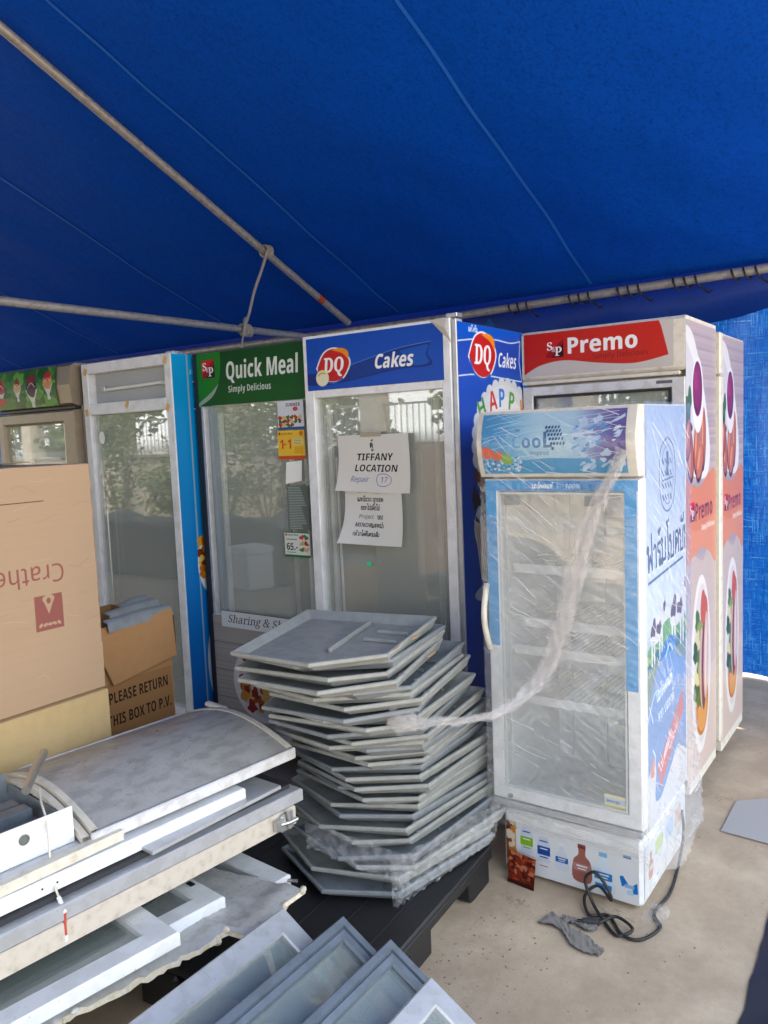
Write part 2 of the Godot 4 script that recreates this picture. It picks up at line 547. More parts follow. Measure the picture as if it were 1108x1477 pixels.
func ground_texture() -> ImageTexture: # worn cement: mottled, with dark stains, pale patches and specks
	var S := 1024
	var a := FastNoiseLite.new()
	a.seed = 3; a.frequency = 0.006; a.fractal_octaves = 5
	var b := FastNoiseLite.new()
	b.seed = 8; b.frequency = 0.05; b.fractal_octaves = 4
	var ia := a.get_seamless_image(S, S)
	var ib := b.get_seamless_image(S, S)
	var im := Image.create(S, S, false, Image.FORMAT_RGB8)
	var pale := Color(0.745, 0.67, 0.575)
	var dark := Color(0.635, 0.56, 0.47)
	for y in S:
		for x in S:
			var u := ia.get_pixel(x, y).r
			var w := ib.get_pixel(x, y).r
			var t := clampf((u - 0.3) * 1.7, 0, 1) * 0.7 + w * 0.3
			var gr := 0.97 + 0.06 * fposmod(sin(x * 12.9898 + y * 78.233) * 43758.5453, 1.0)
			im.set_pixel(x, y, dark.lerp(pale, t) * gr)
	var r := RandomNumberGenerator.new()
	r.seed = 77
	for i in 26: # old drips and scuff marks
		var q := Vector2i(r.randi() % S, r.randi() % S)
		var c := Color(0.40, 0.345, 0.285) if i % 3 else Color(0.74, 0.70, 0.64)
		for k in 60:
			var w := Vector2i(int(q.x + r.randfn(0, 16) + k * 0.3), int(q.y + r.randfn(0, 7)))
			var e := Rect2i(posmod(w.x, S - 8), posmod(w.y, S - 8), 2 + r.randi() % 6, 1 + r.randi() % 4)
			im.fill_rect(e, im.get_pixelv(e.position).lerp(c, 0.22))
	for i in 500:
		var c := Color(0.33, 0.27, 0.21) if r.randf() < 0.7 else Color(0.8, 0.77, 0.72)
		var q := Vector2i(r.randi() % S, r.randi() % S)
		var s := 1 + r.randi() % 2
		im.fill_rect(Rect2i(q.x, q.y, s + r.randi() % 2, s), im.get_pixelv(q).lerp(c, r.randf_range(0.15, 0.5)))
	return ImageTexture.create_from_image(im)

func thai_table() -> void:
	Paint.thai = {
		"ก": "8|1,10 1,4 0,3 2,1 5,1 6,3 6,10", "น": "8|o1,1.5;1.2,2.5 1.2,10 5,8;o6,9;6.3,8 6.3,0.5", "ม": "8|o1,1.5;1.5,2.5 1.5,8;o1,9;2,9 6.3,9 6.3,0.5",
		"โ": "5|o3,9;2.5,8 2.5,-3 0.5,-5 4.5,-5.5", "ค": "8|1,10 1,4 2,1 5,1 6.3,3 6.3,10;o3.3,5;1,9 3,6", "ส": "8|1,10 1,5 2,3 5,3 6.3,5 6.3,10;o3.3,6;1,9 3,7;5,3 7,0",
		"ด": "8|1.5,10 1,4 2,1 5,1 6.3,3 6.3,10;o3,5.5;1.3,9.7 3.6,6.5", "แ": "7|1,0.5 1,8;o1.8,9;4,0.5 4,8;o4.8,9", "เ": "4|1,0.5 1,8;o1.8,9", "ท": "8|o1,1.5;1.5,2.5 1.5,10 4,1.5 6,1.5 6.3,10",
		"้": "0|-4,-3 -3,-4 -3,-2 0,-5", "ฟ": "9|o1,1.5;1.5,2.5 1.5,10 4,4 6.5,10 6.5,-4", "พ": "9|o1,1.5;1.5,2.5 1.5,10 4,4 6.5,10 6.5,0.5", "า": "5|0,2.5 1.5,1 3.3,2 3.3,10",
		"ร": "6|o3.6,9;4,8 4,5 1,4 1,1.5 5,1", "ช": "8|o1,2;1.6,3 2.6,5 1.2,10 6,10 6,4 7.2,0.5", "ั": "0|-5,-2 -4,-4 -4,-2 -1,-2 0,-5", "ย": "8|o2,2;1,2.5 2.5,5 1,6.5 1,10 6.3,10 6.3,0.5",
		"ต": "8|1.5,10 1,4 2,1 3.6,2.8 5,1 6.3,3 6.3,10;o3,5.5;1.3,9.7 3.6,6.5", "ู": "0|-4,12 -4,15 -1,15 -1,11.5", "ุ": "0|-2,12 -1,12 -1,15", "ล": "8|o1.6,9;1,8 1,5 4,4.5 6.3,6 6.3,10;6.3,6 6,1.5 3,0.8 1,2",
		"ะ": "5|o1,2.5;1,3.5 4,2;o1,7.5;1,8.5 4,7", "ว": "6|o3.8,9;4.6,8 4.6,3 3.5,1 1,1 0,3", "ง": "6|o3,1.5;3.5,2.5 3.5,10 0,7", "ถ": "8|1.5,8 1,4 0,3 2,1 5,1 6.3,3 6.3,10;o2,9", "อ": "8|o2,4;1,5 1,10 6.3,10 6.3,3 5,1 1,1",
		"ไ": "5|o3.3,9;2.5,8 2.5,-3 0,-5 0.5,-6.5 4,-5", "ใ": "5|o3.3,9;2.5,8 2.5,-3 3,-6 0.5,-6;o0.8,-4", "ป": "8|o1,1.5;1.5,2.5 1.5,10 6.3,10 6.3,-4", "ื": "0|-6,-2 0,-2 -1,-4 -4,-4 -6,-2;-2,-2 -2,-5;0,-2 0,-5", "ี": "0|-6,-2 0,-2 -1,-4 -4,-4 -6,-2;0,-2 0,-5",
		"จ": "7|o2,5;3.3,5 3.3,10 5,4 4,1 1,1 0,3", "ำ": "5|0,2.5 1.5,1 3.3,2 3.3,10;o-1,-3", "่": "0|-1,-2 -1,-5", "ข": "8|o1.5,2;2.5,3 2.5,10 6.3,10 6.3,0.5", "ณ": "10|1.5,8 1,4 2,1 4,1 5,3 5,10 8,10 8,0.5;o2,9", "ิ": "0|-6,-2 0,-2 -1,-4 -4,-4 -6,-2", ".": "3|1,9.5 1.6,9.5 1.6,10 1,10",
	}

# ---------------------------------------------------------------- builders
func frame_mb(w: float, h: float, prof: Array, k: Array, x: Transform3D) -> MB:
	var b := MB.new()
	for s in 4:
		b.rail(s, w, h, PackedVector2Array(prof), k, x)
	return b

func at(x: float, y: float, z: float) -> Transform3D:
	return Transform3D(Basis.IDENTITY, Vector3(x, y, z))

# local axes of every cooler: x across, y up, z = 0 at the front, cabinet runs to z = -d
func cabinet(o: Node3D, w: float, H: float, d: float, yb: float, yt: float, zf: float, m: Material, inner: Material, y0 := 0.05) -> void:
	var t := 0.045
	var b := MB.new()
	b.box(Vector3(-w / 2, y0, -d), Vector3(-w / 2 + t, H, zf), 0.004)
	b.box(Vector3(w / 2 - t, y0, -d), Vector3(w / 2, H, zf), 0.004)
	b.box(Vector3(-w / 2 + t, y0, -d), Vector3(w / 2 - t, H, -d + t), 0.002)
	b.box(Vector3(-w / 2 + t, yt, -d + t), Vector3(w / 2 - t, H, zf), 0.002)
	b.box(Vector3(-w / 2 + t, y0, -d + t), Vector3(w / 2 - t, yb, zf), 0.002)
	part("cabinet", b, m, o)
	var l := MB.new()
	var e := 0.004
	l.box(Vector3(-w / 2 + t + e, yb, -d + t + 0.001), Vector3(w / 2 - t - e, yt, -d + t + 0.009), 0.001)
	l.box(Vector3(-w / 2 + t + 0.001, yb + 0.001, -d + t + 0.01), Vector3(-w / 2 + t + 0.008, yt - 0.001, zf - 0.003), 0.001)
	l.box(Vector3(w / 2 - t - 0.008, yb + 0.001, -d + t + 0.01), Vector3(w / 2 - t - 0.001, yt - 0.001, zf - 0.003), 0.001)
	part("inner_liner", l, inner, o)
	for x in [-0.62, -0.1, 0.62]:
		sub("shelf_track", Vector3(x * w / 2 - 0.014, yb + 0.02, -d + t + 0.011), Vector3(x * w / 2 + 0.014, yt - 0.02, -d + t + 0.025), M.white, o, 0.001)

func foot(o: Node3D, w: float, d: float) -> void:
	for x in [-w / 2 + 0.06, w / 2 - 0.06]:
		for z in [-0.12, -d + 0.08]:
			var b := MB.new()
			b.tube([Vector3(x, 0, z), Vector3(x, 0.012, z), Vector3(x, 0.055, z)], 0.022, 10)
			part("foot", b, M.black, o)

func wire_shelf(o: Node3D, w: float, d: float, y: float) -> void:
	var b := MB.new()
	var x0 := -w / 2 + 0.06
	var x1 := w / 2 - 0.06
	for i in 22:
		var x := lerpf(x0, x1, i / 21.0)
		b.tube([Vector3(x, y, -0.09), Vector3(x, y, -d + 0.07)], 0.002, 4, false)
	for z in [-0.1, -0.28, -d + 0.08]:
		b.tube([Vector3(x0, y - 0.004, z), Vector3(x1, y - 0.004, z)], 0.003, 5)
	var s := part("shelf", b, M.white, o)
	var p := MB.new()
	p.box(Vector3(x0, y - 0.022, -0.088), Vector3(x1, y + 0.012, -0.083), 0.001)
	part("price_strip", p, M.white, s)

func panes(door: Node3D, x0: float, x1: float, y0: float, y1: float, z: float, m: Material) -> void:
	for dz in [0.0, -0.016]:
		sub("glass_pane", Vector3(x0, y0, z + dz - 0.004), Vector3(x1, y1, z + dz), m, door, 0.0)

# ------------------------------------------------ prints
func logo_sp(p: Paint, x: float, y: float, s: float) -> void:
	p.rect(x, y, s, s, Color(0.62, 0.06, 0.10))
	p.poly(PackedVector2Array([Vector2(x, y), Vector2(x + s, y), Vector2(x, y + s * 0.8)]), Color(0.82, 0.13, 0.14))
	p.poly(PackedVector2Array([Vector2(x + s, y + s * 0.25), Vector2(x + s, y + s), Vector2(x + s * 0.3, y + s)]), Color(0.18, 0.05, 0.07))
	p.text("S", x + s * 0.05, y + s * 0.58, s * 0.45, Color.WHITE, {"serif": true, "bold": true})
	p.text("&", x + s * 0.33, y + s * 0.68, s * 0.26, Color.WHITE, {"serif": true, "sx": 0.8})
	p.text("P", x + s * 0.5, y + s * 0.92, s * 0.5, Color.WHITE, {"serif": true, "bold": true})

func logo_dq(p: Paint, cx: float, cy: float, r: float) -> void:
	var lip := func(k: float) -> PackedVector2Array:
		return p.curve([Vector2(cx - 1.25 * k, cy + 0.1 * k), Vector2(cx - 0.72 * k, cy - 0.72 * k), Vector2(cx, cy - 0.98 * k), Vector2(cx + 0.72 * k, cy - 0.75 * k), Vector2(cx + 1.22 * k, cy - 0.1 * k), Vector2(cx + 0.75 * k, cy + 0.72 * k), Vector2(cx, cy + 0.98 * k), Vector2(cx - 0.75 * k, cy + 0.75 * k), Vector2(cx - 1.25 * k, cy + 0.1 * k)])
	p.poly(lip.call(r * 1.1), Color(0.95, 0.95, 0.96))
	p.poly(lip.call(r), Color(0.80, 0.10, 0.12))
	p.poly(p.curve([Vector2(cx - 0.1 * r, cy - 0.92 * r), Vector2(cx + 0.6 * r, cy - 1.0 * r), Vector2(cx + 1.12 * r, cy - 0.78 * r), Vector2(cx + 1.15 * r, cy - 0.3 * r), Vector2(cx + 0.72 * r, cy - 0.66 * r), Vector2(cx - 0.1 * r, cy - 0.92 * r)]), Color(0.95, 0.58, 0.12))
	p.line(p.curve([Vector2(cx - 1.2 * r, cy + 0.2 * r), Vector2(cx - 0.8 * r, cy + 0.84 * r), Vector2(cx, cy + 1.08 * r), Vector2(cx + 0.7 * r, cy + 0.86 * r)]), r * 0.12, Color(0.1, 0.35, 0.75))
	p.text("DQ", cx - 0.03 * r, cy + 0.4 * r, r * 0.86, Color.WHITE, {"serif": true, "bold": true, "center": true, "sx": 0.86, "skew": 0.12, "fat": r * 0.02})

func plate_of_sausages(p: Paint, cx: float, cy: float, rx: float, ry: float) -> void:
	p.ell(cx, cy, rx, ry, Color(0.93, 0.91, 0.9))
	p.ell(cx + 1.0, cy, rx * 0.86, ry * 0.9, Color(0.87, 0.84, 0.83))
	p.ell(cx + 1, cy + ry * 0.45, rx * 0.66, ry * 0.36, Color(0.77, 0.47, 0.2))
	p.ell(cx + 2, cy + ry * 0.55, rx * 0.5, ry * 0.22, Color(0.86, 0.6, 0.3))
	p.blob(cx + rx * 0.3, cy - ry * 0.55, rx * 0.4, ry * 0.24, Color(0.78, 0.38, 0.24), 4)
	for i in 9:
		p.blob(cx - rx * 0.35 + sin(i * 1.7) * 4, cy - ry * 0.5 + i * ry * 0.11, 5, 4.2, [Color(0.33, 0.45, 0.16), Color(0.55, 0.63, 0.25), Color(0.85, 0.82, 0.62), Color(0.25, 0.36, 0.16)][i % 4], 20 + i, 0.4)
	p.ell(cx + rx * 0.05, cy + ry * 0.05, 4.2, ry * 0.46, Color(0.83, 0.68, 0.6), -0.04)
	p.ell(cx + rx * 0.28, cy + ry * 0.05, 4.6, ry * 0.5, Color(0.48, 0.24, 0.26), 0.03)
	p.ell(cx + rx * 0.5, cy - ry * 0.05, 4.4, ry * 0.5, Color(0.85, 0.7, 0.66), 0.05)
	p.ell(cx + rx * 0.47, cy - ry * 0.05, 1.4, ry * 0.4, Color(0.93, 0.85, 0.8), 0.05)

func premo_side() -> StandardMaterial3D:
	var p := Paint.new(52, 196, 5.0, Color(0.70, 0.64, 0.66))
	for i in 90: # pale wood boards
		var c := Color(0.66, 0.60, 0.62).lerp(Color(0.77, 0.70, 0.70), rng.randf())
		p.rect(0, i * 1.1, 52, 1.2, c)
	p.poly(p.curve([Vector2(0, 101), Vector2(12, 98), Vector2(28, 102), Vector2(52, 96), Vector2(52, 200), Vector2(0, 200), Vector2(0, 101)], 4), Color(0.80, 0.73, 0.69))
	for i in 60:
		p.rect(0, 100 + i * 0.9, 52, 0.35, Color(0.80, 0.73, 0.69).lerp(Color(0.74, 0.67, 0.66), rng.randf()))
	p.rect(0, 152, 52, 44, Color(0.84, 0.76, 0.71))
	# upper plate: bowl of dip and sausages
	p.poly(p.curve([Vector2(0, 2), Vector2(12, 6), Vector2(26, 22), Vector2(37, 42), Vector2(40, 58), Vector2(30, 66), Vector2(0, 62)]), Color(0.92, 0.91, 0.91))
	p.poly(p.curve([Vector2(0, 8), Vector2(14, 18), Vector2(26, 34), Vector2(33, 52), Vector2(18, 62), Vector2(0, 58)]), Color(0.84, 0.83, 0.85))
	p.blob(4, 34, 5, 6, Color(0.30, 0.42, 0.2), 3, 0.4)
	p.blob(3, 42, 6, 4, Color(0.2, 0.32, 0.15), 9, 0.4)
	for s in [[6, 54, 5, 12, -0.2, 0.62], [17, 50, 4, 13, 0.15, 0.72], [28, 48, 4.2, 14, 0.05, 0.66], [3, 48, 4, 9, 0.3, 0.58], [22, 58, 5.2, 9, 0.5, 0.8]]:
		p.ell(s[0], s[1] + 1, s[2] + 0.8, s[3], Color(0.36, 0.16, 0.1), s[4])
		p.ell(s[0], s[1], s[2], s[3] - 1, Color(0.72, 0.36, 0.22).lerp(Color(0.9, 0.72, 0.5), s[5] - 0.55), s[4])
		p.ell(s[0] - 1.2, s[1] - 1, s[2] * 0.3, s[3] * 0.6, Color(0.9, 0.6, 0.42), s[4])
	p.ell(19, 30, 10, 16, Color(0.94, 0.93, 0.93))
	p.ell(18.6, 27.5, 7.8, 11.5, Color(0.42, 0.08, 0.25))
	p.ell(18.2, 26.5, 6.2, 9.2, Color(0.56, 0.13, 0.34))
	p.blob(16, 24, 3, 4, Color(0.64, 0.2, 0.4), 6)
	# orange band
	p.poly(p.curve([Vector2(0, 64), Vector2(10, 68), Vector2(24, 69), Vector2(38, 64), Vector2(52, 66), Vector2(52, 104), Vector2(40, 100), Vector2(26, 96), Vector2(12, 98), Vector2(0, 101)], 5), Color(0.85, 0.52, 0.36))
	p.poly(p.curve([Vector2(0, 84), Vector2(20, 88), Vector2(52, 84), Vector2(52, 104), Vector2(40, 100), Vector2(26, 96), Vector2(12, 98), Vector2(0, 101)], 5), Color(0.87, 0.57, 0.42))
	logo_sp(p, 5, 75, 8)
	p.text("Premo", 14.5, 83.5, 7.6, Color(0.48, 0.14, 0.22), {"bold": true, "sx": 0.95, "rot": -0.02})
	p.text("Simply Delicious", 25, 88.5, 2.4, Color(0.96, 0.93, 0.9), {"bold": true, "sx": 0.9})
	plate_of_sausages(p, 24, 148, 17, 40)
	p.line(p.curve([Vector2(6, 112), Vector2(3, 140), Vector2(5, 176)]), 0.8, Color(0.8, 0.76, 0.76))
	return print_mat(p, 0.28)

func dq_side() -> StandardMaterial3D:
	var p := Paint.new(58, 190, 5.0, Color(0.0, 0.25, 0.70))
	p.grad(0, 0, 58, 60, Color(0.0, 0.34, 0.80), Color(0.0, 0.25, 0.70))
	p.thai_text("แดรี่ ควีน", 9, 3.2, 1.9, 0.4, Color(0.85, 0.9, 0.97))
	var top := p.curve([Vector2(0, 7.6), Vector2(14, 6.0), Vector2(32, 5.0), Vector2(46, 5.4), Vector2(56, 4.0)])
	var bot := p.curve([Vector2(57, 22.0), Vector2(44, 21.4), Vector2(28, 20.6), Vector2(12, 20.4), Vector2(0, 21.4)])
	p.poly(top + PackedVector2Array([Vector2(54.5, 13)]) + bot, Color(0.02, 0.30, 0.74))
	p.line(top, 0.6, Color(0.86, 0.9, 0.97))
	p.line(PackedVector2Array([Vector2(56, 4.0), Vector2(54.5, 13), Vector2(57, 22.0)]), 0.6, Color(0.86, 0.9, 0.97))
	p.line(bot, 0.6, Color(0.86, 0.9, 0.97))
	p.text("Cakes", 34, 16.4, 6.2, Color.WHITE, {"bold": true, "skew": 0.18, "sx": 0.72})
	logo_dq(p, 20.5, 12.2, 9.2)
	# round greeting cake
	for i in 30:
		var t := TAU * i / 30
		p.ell(40 + cos(t) * 28, 50 + sin(t) * 26, 3.3, 3.4, Color(0.86, 0.87, 0.88))
	p.ell(40, 50, 28, 26, Color(0.9, 0.9, 0.9))
	p.ell(40, 50, 23, 21, Color(0.96, 0.95, 0.94))
	var cols := [Color(0.3, 0.6, 0.25), Color(0.85, 0.2, 0.2), Color(0.2, 0.5, 0.85), Color(0.35, 0.65, 0.25), Color(0.93, 0.55, 0.1)]
	for i in 5:
		p.text("HAPPY"[i], 17 + i * 8.6, 39 - [0, 3.4, 5.4, 4.6, 1.6][i], 8, cols[i], {"bold": true, "rot": -0.4 + i * 0.2})
	for i in 5:
		p.text("BIRTH"[i], 19 + i * 8, 50 - sin(i * 0.7) * 2, 6.4, [Color(0.85, 0.25, 0.45), Color(0.95, 0.7, 0.1), Color(0.2, 0.55, 0.8)][i % 3], {"bold": true})
	p.poly(PackedVector2Array([Vector2(12, 50), Vector2(13, 66), Vector2(22, 74), Vector2(58, 78), Vector2(58, 64), Vector2(30, 68)]), Color(0.78, 0.77, 0.76))
	for i in 12:
		p.blob(13 + i * 3.4, 62 + sin(i * 1.3) * 2 + i * 0.5, 2.2, 2.8, Color(0.42, 0.2, 0.12), 60 + i, 0.3)
	p.ell(38, 84, 29, 18, Color(0.75, 0.78, 0.82))
	for i in 70:
		p.blob(rng.randf_range(10, 56), 78 + rng.randf_range(-10, 14), rng.randf_range(1.5, 4), rng.randf_range(1.5, 3.4), [Color(0.07, 0.06, 0.08), Color(0.14, 0.11, 0.13), Color(0.03, 0.03, 0.05)][i % 3], i, 0.4)
	p.poly(PackedVector2Array([Vector2(9, 80), Vector2(28, 88), Vector2(32, 112), Vector2(14, 106)]), Color(0.82, 0.78, 0.74))
	p.poly(PackedVector2Array([Vector2(28, 88), Vector2(58, 84), Vector2(58, 108), Vector2(32, 112)]), Color(0.12, 0.09, 0.1))
	for i in 10:
		p.line(PackedVector2Array([Vector2(11 + i * 1.7, 83 + i * 0.7), Vector2(15 + i * 1.6, 105 + i * 0.5)]), 0.5, Color(0.6, 0.5, 0.46))
	p.ell(34, 112, 26, 5, Color(0.7, 0.75, 0.82))
	return print_mat(p, 0.3)

func cool_side() -> StandardMaterial3D:
	var p := Paint.new(54, 172, 5.0, Color(0.74, 0.80, 0.88))
	p.grad(0, 0, 54, 62, Color(0.66, 0.74, 0.86), Color(0.82, 0.87, 0.92))
	p.grad(0, 62, 54, 30, Color(0.82, 0.87, 0.92), Color(0.88, 0.92, 0.93))
	var ink := Color(0.30, 0.36, 0.44)
	p.line(p.curve([Vector2(28, 13), Vector2(37, 18), Vector2(39, 30), Vector2(36, 40), Vector2(28, 44), Vector2(20, 40), Vector2(17, 30), Vector2(19, 18), Vector2(28, 13)]), 0.7, ink)
	p.line(p.curve([Vector2(28, 16), Vector2(34, 20), Vector2(36, 30), Vector2(33, 38), Vector2(28, 41), Vector2(23, 38), Vector2(20, 30), Vector2(22, 20), Vector2(28, 16)]), 0.4, ink)
	for i in 16:
		p.line(PackedVector2Array([Vector2(21 + (i % 4) * 3.5, 22 + (i / 4) * 5), Vector2(23 + (i % 4) * 3.5, 24 + (i / 4) * 5)]), 1.1, ink)
	p.rect(26.5, 19, 3, 10, ink)
	p.line(PackedVector2Array([Vector2(20, 31), Vector2(36, 30)]), 0.7, ink)
	for sh in [[0.5, 0.6, Color(0.93, 0.95, 0.97), 2.6], [0, 0, Color(0.16, 0.25, 0.37), 1.5]]:
		p.thai_text("ฟาร์มโชคชัย".replace("์", "้"), 1.5 + sh[0], 66 + sh[1], 10.5, sh[3], sh[2], {"rot": -0.06})
	p.line(PackedVector2Array([Vector2(2, 70.5), Vector2(50, 67)]), 1.1, Color(0.24, 0.34, 0.46))
	# meadow with cows
	p.poly(p.curve([Vector2(0, 98), Vector2(12, 93), Vector2(30, 90), Vector2(54, 95), Vector2(54, 122), Vector2(0, 122)], 5), Color(0.42, 0.66, 0.22))
	p.poly(p.curve([Vector2(0, 104), Vector2(20, 99), Vector2(54, 103), Vector2(54, 126), Vector2(0, 126)], 5), Color(0.10, 0.42, 0.33))
	for c in [[4.0, 86.0, 1.0], [31.0, 82.0, 1.25]]:
		var x: float = c[0]; var y: float = c[1]; var s: float = c[2]
		var w := Color(0.92, 0.91, 0.9)
		p.poly(p.curve([Vector2(x, y + 2 * s), Vector2(x + 6 * s, y), Vector2(x + 14 * s, y + 1 * s), Vector2(x + 16 * s, y + 8 * s), Vector2(x + 8 * s, y + 11 * s), Vector2(x, y + 9 * s), Vector2(x, y + 2 * s)]), w)
		for lx in [1.0, 4.0, 11.0, 14.0]:
			p.poly(PackedVector2Array([Vector2(x + lx * s, y + 7 * s), Vector2(x + (lx + 2.2) * s, y + 7 * s), Vector2(x + (lx + 1.8) * s, y + 19 * s), Vector2(x + (lx + 0.3) * s, y + 19 * s)]), w)
		p.blob(x + 4 * s, y + 4 * s, 3.4 * s, 3.2 * s, Color(0.32, 0.2, 0.16), 5, 0.4)
		p.blob(x + 11.5 * s, y + 5 * s, 3.6 * s, 2.7 * s, Color(0.36, 0.22, 0.18), 8, 0.4)
		p.poly(p.curve([Vector2(x + 13 * s, y + 2 * s), Vector2(x + 17 * s, y - 4 * s), Vector2(x + 20.5 * s, y - 2 * s), Vector2(x + 20 * s, y + 3 * s), Vector2(x + 15 * s, y + 6 * s)]), w)
		p.blob(x + 18.5 * s, y - 2.5 * s, 1.8 * s, 2 * s, Color(0.34, 0.2, 0.16), 2)
	# blue milk splash
	var blue := Color(0.03, 0.50, 0.80)
	p.poly(p.curve([Vector2(0, 124), Vector2(8, 112), Vector2(15, 106), Vector2(22, 100), Vector2(30, 98), Vector2(38, 101), Vector2(40, 110), Vector2(54, 116), Vector2(54, 158), Vector2(40, 150), Vector2(20, 166), Vector2(6, 166), Vector2(0, 150)], 6), blue)
	p.line(p.curve([Vector2(24, 106), Vector2(29, 101.5), Vector2(34, 105)]), 1.2, Color(0.9, 0.95, 0.98))
	p.line(p.curve([Vector2(0, 127), Vector2(8, 118), Vector2(14, 117)]), 0.8, Color(0.85, 0.93, 0.97))
	p.thai_text("นมโคสดแท้ 1", 12, 122, 4.2, 0.7, Color(0.92, 0.96, 0.98), {"rot": -0.16})
	p.thai_text("จากธรรมชาติ", 14, 131, 4.0, 0.6, Color(0.92, 0.96, 0.98), {"rot": -0.16})
	p.poly(PackedVector2Array([Vector2(12, 150), Vector2(49, 127), Vector2(50, 137), Vector2(16, 160)]), Color(0.80, 0.10, 0.20))
	p.thai_text("ใหม่ สดทุกวัน", 16, 153.5, 3.6, 0.7, Color(0.96, 0.92, 0.92), {"rot": -0.58})
	p.thai_text("จากฟาร์ม", 30, 149, 3.0, 0.5, Color(0.96, 0.92, 0.92), {"rot": -0.58})
	p.poly(p.curve([Vector2(0, 150), Vector2(6, 146), Vector2(10, 150), Vector2(9, 162), Vector2(16, 164), Vector2(24, 160), Vector2(40, 152), Vector2(54, 158), Vector2(54, 172), Vector2(0, 172)], 5), Color(0.86, 0.87, 0.90))
	p.blob(6, 148, 3.2, 3.6, Color(0.85, 0.45, 0.3), 5)
	p.line(p.curve([Vector2(6, 140), Vector2(9, 144), Vector2(8, 150)]), 0.9, Color(0.9, 0.95, 0.98))
	return print_mat(p, 0.3)

func cool_header() -> StandardMaterial3D:
	var p := Paint.new(54, 22, 14.0, Color(0.45, 0.72, 0.88))
	for i in 270: # icy sweep from blue through pale to violet
		var t := i / 270.0
		var c := Color(0.16, 0.58, 0.82).lerp(Color(0.70, 0.84, 0.92), smoothstep(0.0, 0.45, t)).lerp(Color(0.32, 0.24, 0.58), smoothstep(0.6, 1.0, t))
		p.rect(t * 54, 0, 0.3, 22, c)
	for i in 40:
		var y := rng.randf_range(0, 22)
		var x := rng.randf_range(0, 40)
		p.line(p.curve([Vector2(x, y), Vector2(x + 6, y - 1.2), Vector2(x + 14, y - 1.8)]), 0.16, Color(0.75, 0.88, 0.95))
	p.poly(p.curve([Vector2(0, 16), Vector2(14, 17), Vector2(30, 16.5), Vector2(54, 18), Vector2(54, 22), Vector2(0, 22)], 5), Color(0.24, 0.62, 0.83))
	var blue := Color(0.19, 0.42, 0.63)
	p.text("THE", 13.2, 6.6, 0.9, blue, {"bold": true})
	p.text("C", 12.4, 12.6, 4.4, Color(0.3, 0.6, 0.82), {"bold": true})
	p.text("oo", 16.3, 12.6, 4.6, Color(0.25, 0.5, 0.74), {"bold": true, "sx": 1.05})
	p.text("L", 24.6, 12.6, 5.6, blue, {"bold": true})
	p.text("inspired", 19.5, 15.2, 1.4, Color(0.18, 0.4, 0.6), {})
	for i in 26: # arrow of dots
		var u := i % 5
		var v := i / 5
		p.ell(25.6 + u * 1.15 + v * 0.5, 5 + v * 1.5 + absf(v - 2.5) * 0.2, 0.5 - u * 0.04, 0.62, Color(0.13, 0.32, 0.52), 0.4)
	for i in 120: # ice cubes and fruit
		p.blob(rng.randf_range(0.5, 17) * 0.9, 17.5 + rng.randf_range(-1.4, 3.4), 0.55, 0.5, [Color(0.85, 0.93, 0.97), Color(0.2, 0.5, 0.75), Color(0.5, 0.78, 0.92)][i % 3], i, 0.4)
	p.blob(2.2, 14.2, 2.6, 2.2, Color(0.9, 0.36, 0.2), 4)
	p.blob(6.2, 15.4, 2.2, 1.9, Color(0.86, 0.42, 0.26), 7)
	p.blob(9.9, 16.6, 2.3, 2.0, Color(0.55, 0.72, 0.22), 9)
	for i in 46: # drifting snow and ice, no figure
		p.blob(rng.randf_range(36, 53), rng.randf_range(3, 21), rng.randf_range(0.5, 2.6), rng.randf_range(0.3, 1.4), Color(0.62, 0.78, 0.92).lerp(Color(0.86, 0.9, 0.96), rng.randf()), i, 0.4, -0.5)
	for i in 14:
		p.blob(rng.randf_range(36, 48), rng.randf_range(5, 18), rng.randf_range(0.6, 1.6), 0.5, Color(0.3, 0.6, 0.85), i, 0.4, -0.5)
	return print_mat(p, 0.22)

func premo_header() -> StandardMaterial3D:
	var p := Paint.new(68, 20, 12.0, Color(0.82, 0.79, 0.77))
	p.poly(p.curve([Vector2(0, 19), Vector2(8, 15), Vector2(20, 13.5), Vector2(36, 16), Vector2(52, 17.4), Vector2(66, 15)], 6) + PackedVector2Array([Vector2(63, 2.4), Vector2(62, 0), Vector2(0, 0)]), Color(0.80, 0.14, 0.09))
	logo_sp(p, 11, 3.4, 8.4)
	p.poly(PackedVector2Array([Vector2(11, 3.4), Vector2(15, 3.4), Vector2(11, 8)]), Color(0.80, 0.14, 0.09))
	p.text("S", 11.4, 8.3, 3.8, Color.WHITE, {"serif": true, "bold": true})
	p.text("Premo", 21.5, 10.6, 7.2, Color.WHITE, {"bold": true, "sx": 1.04, "fat": 0.1})
	p.text("Simply Delicious", 33, 14, 2.2, Color(0.42, 0.10, 0.08), {"sx": 1.1})
	return print_mat(p, 0.3)

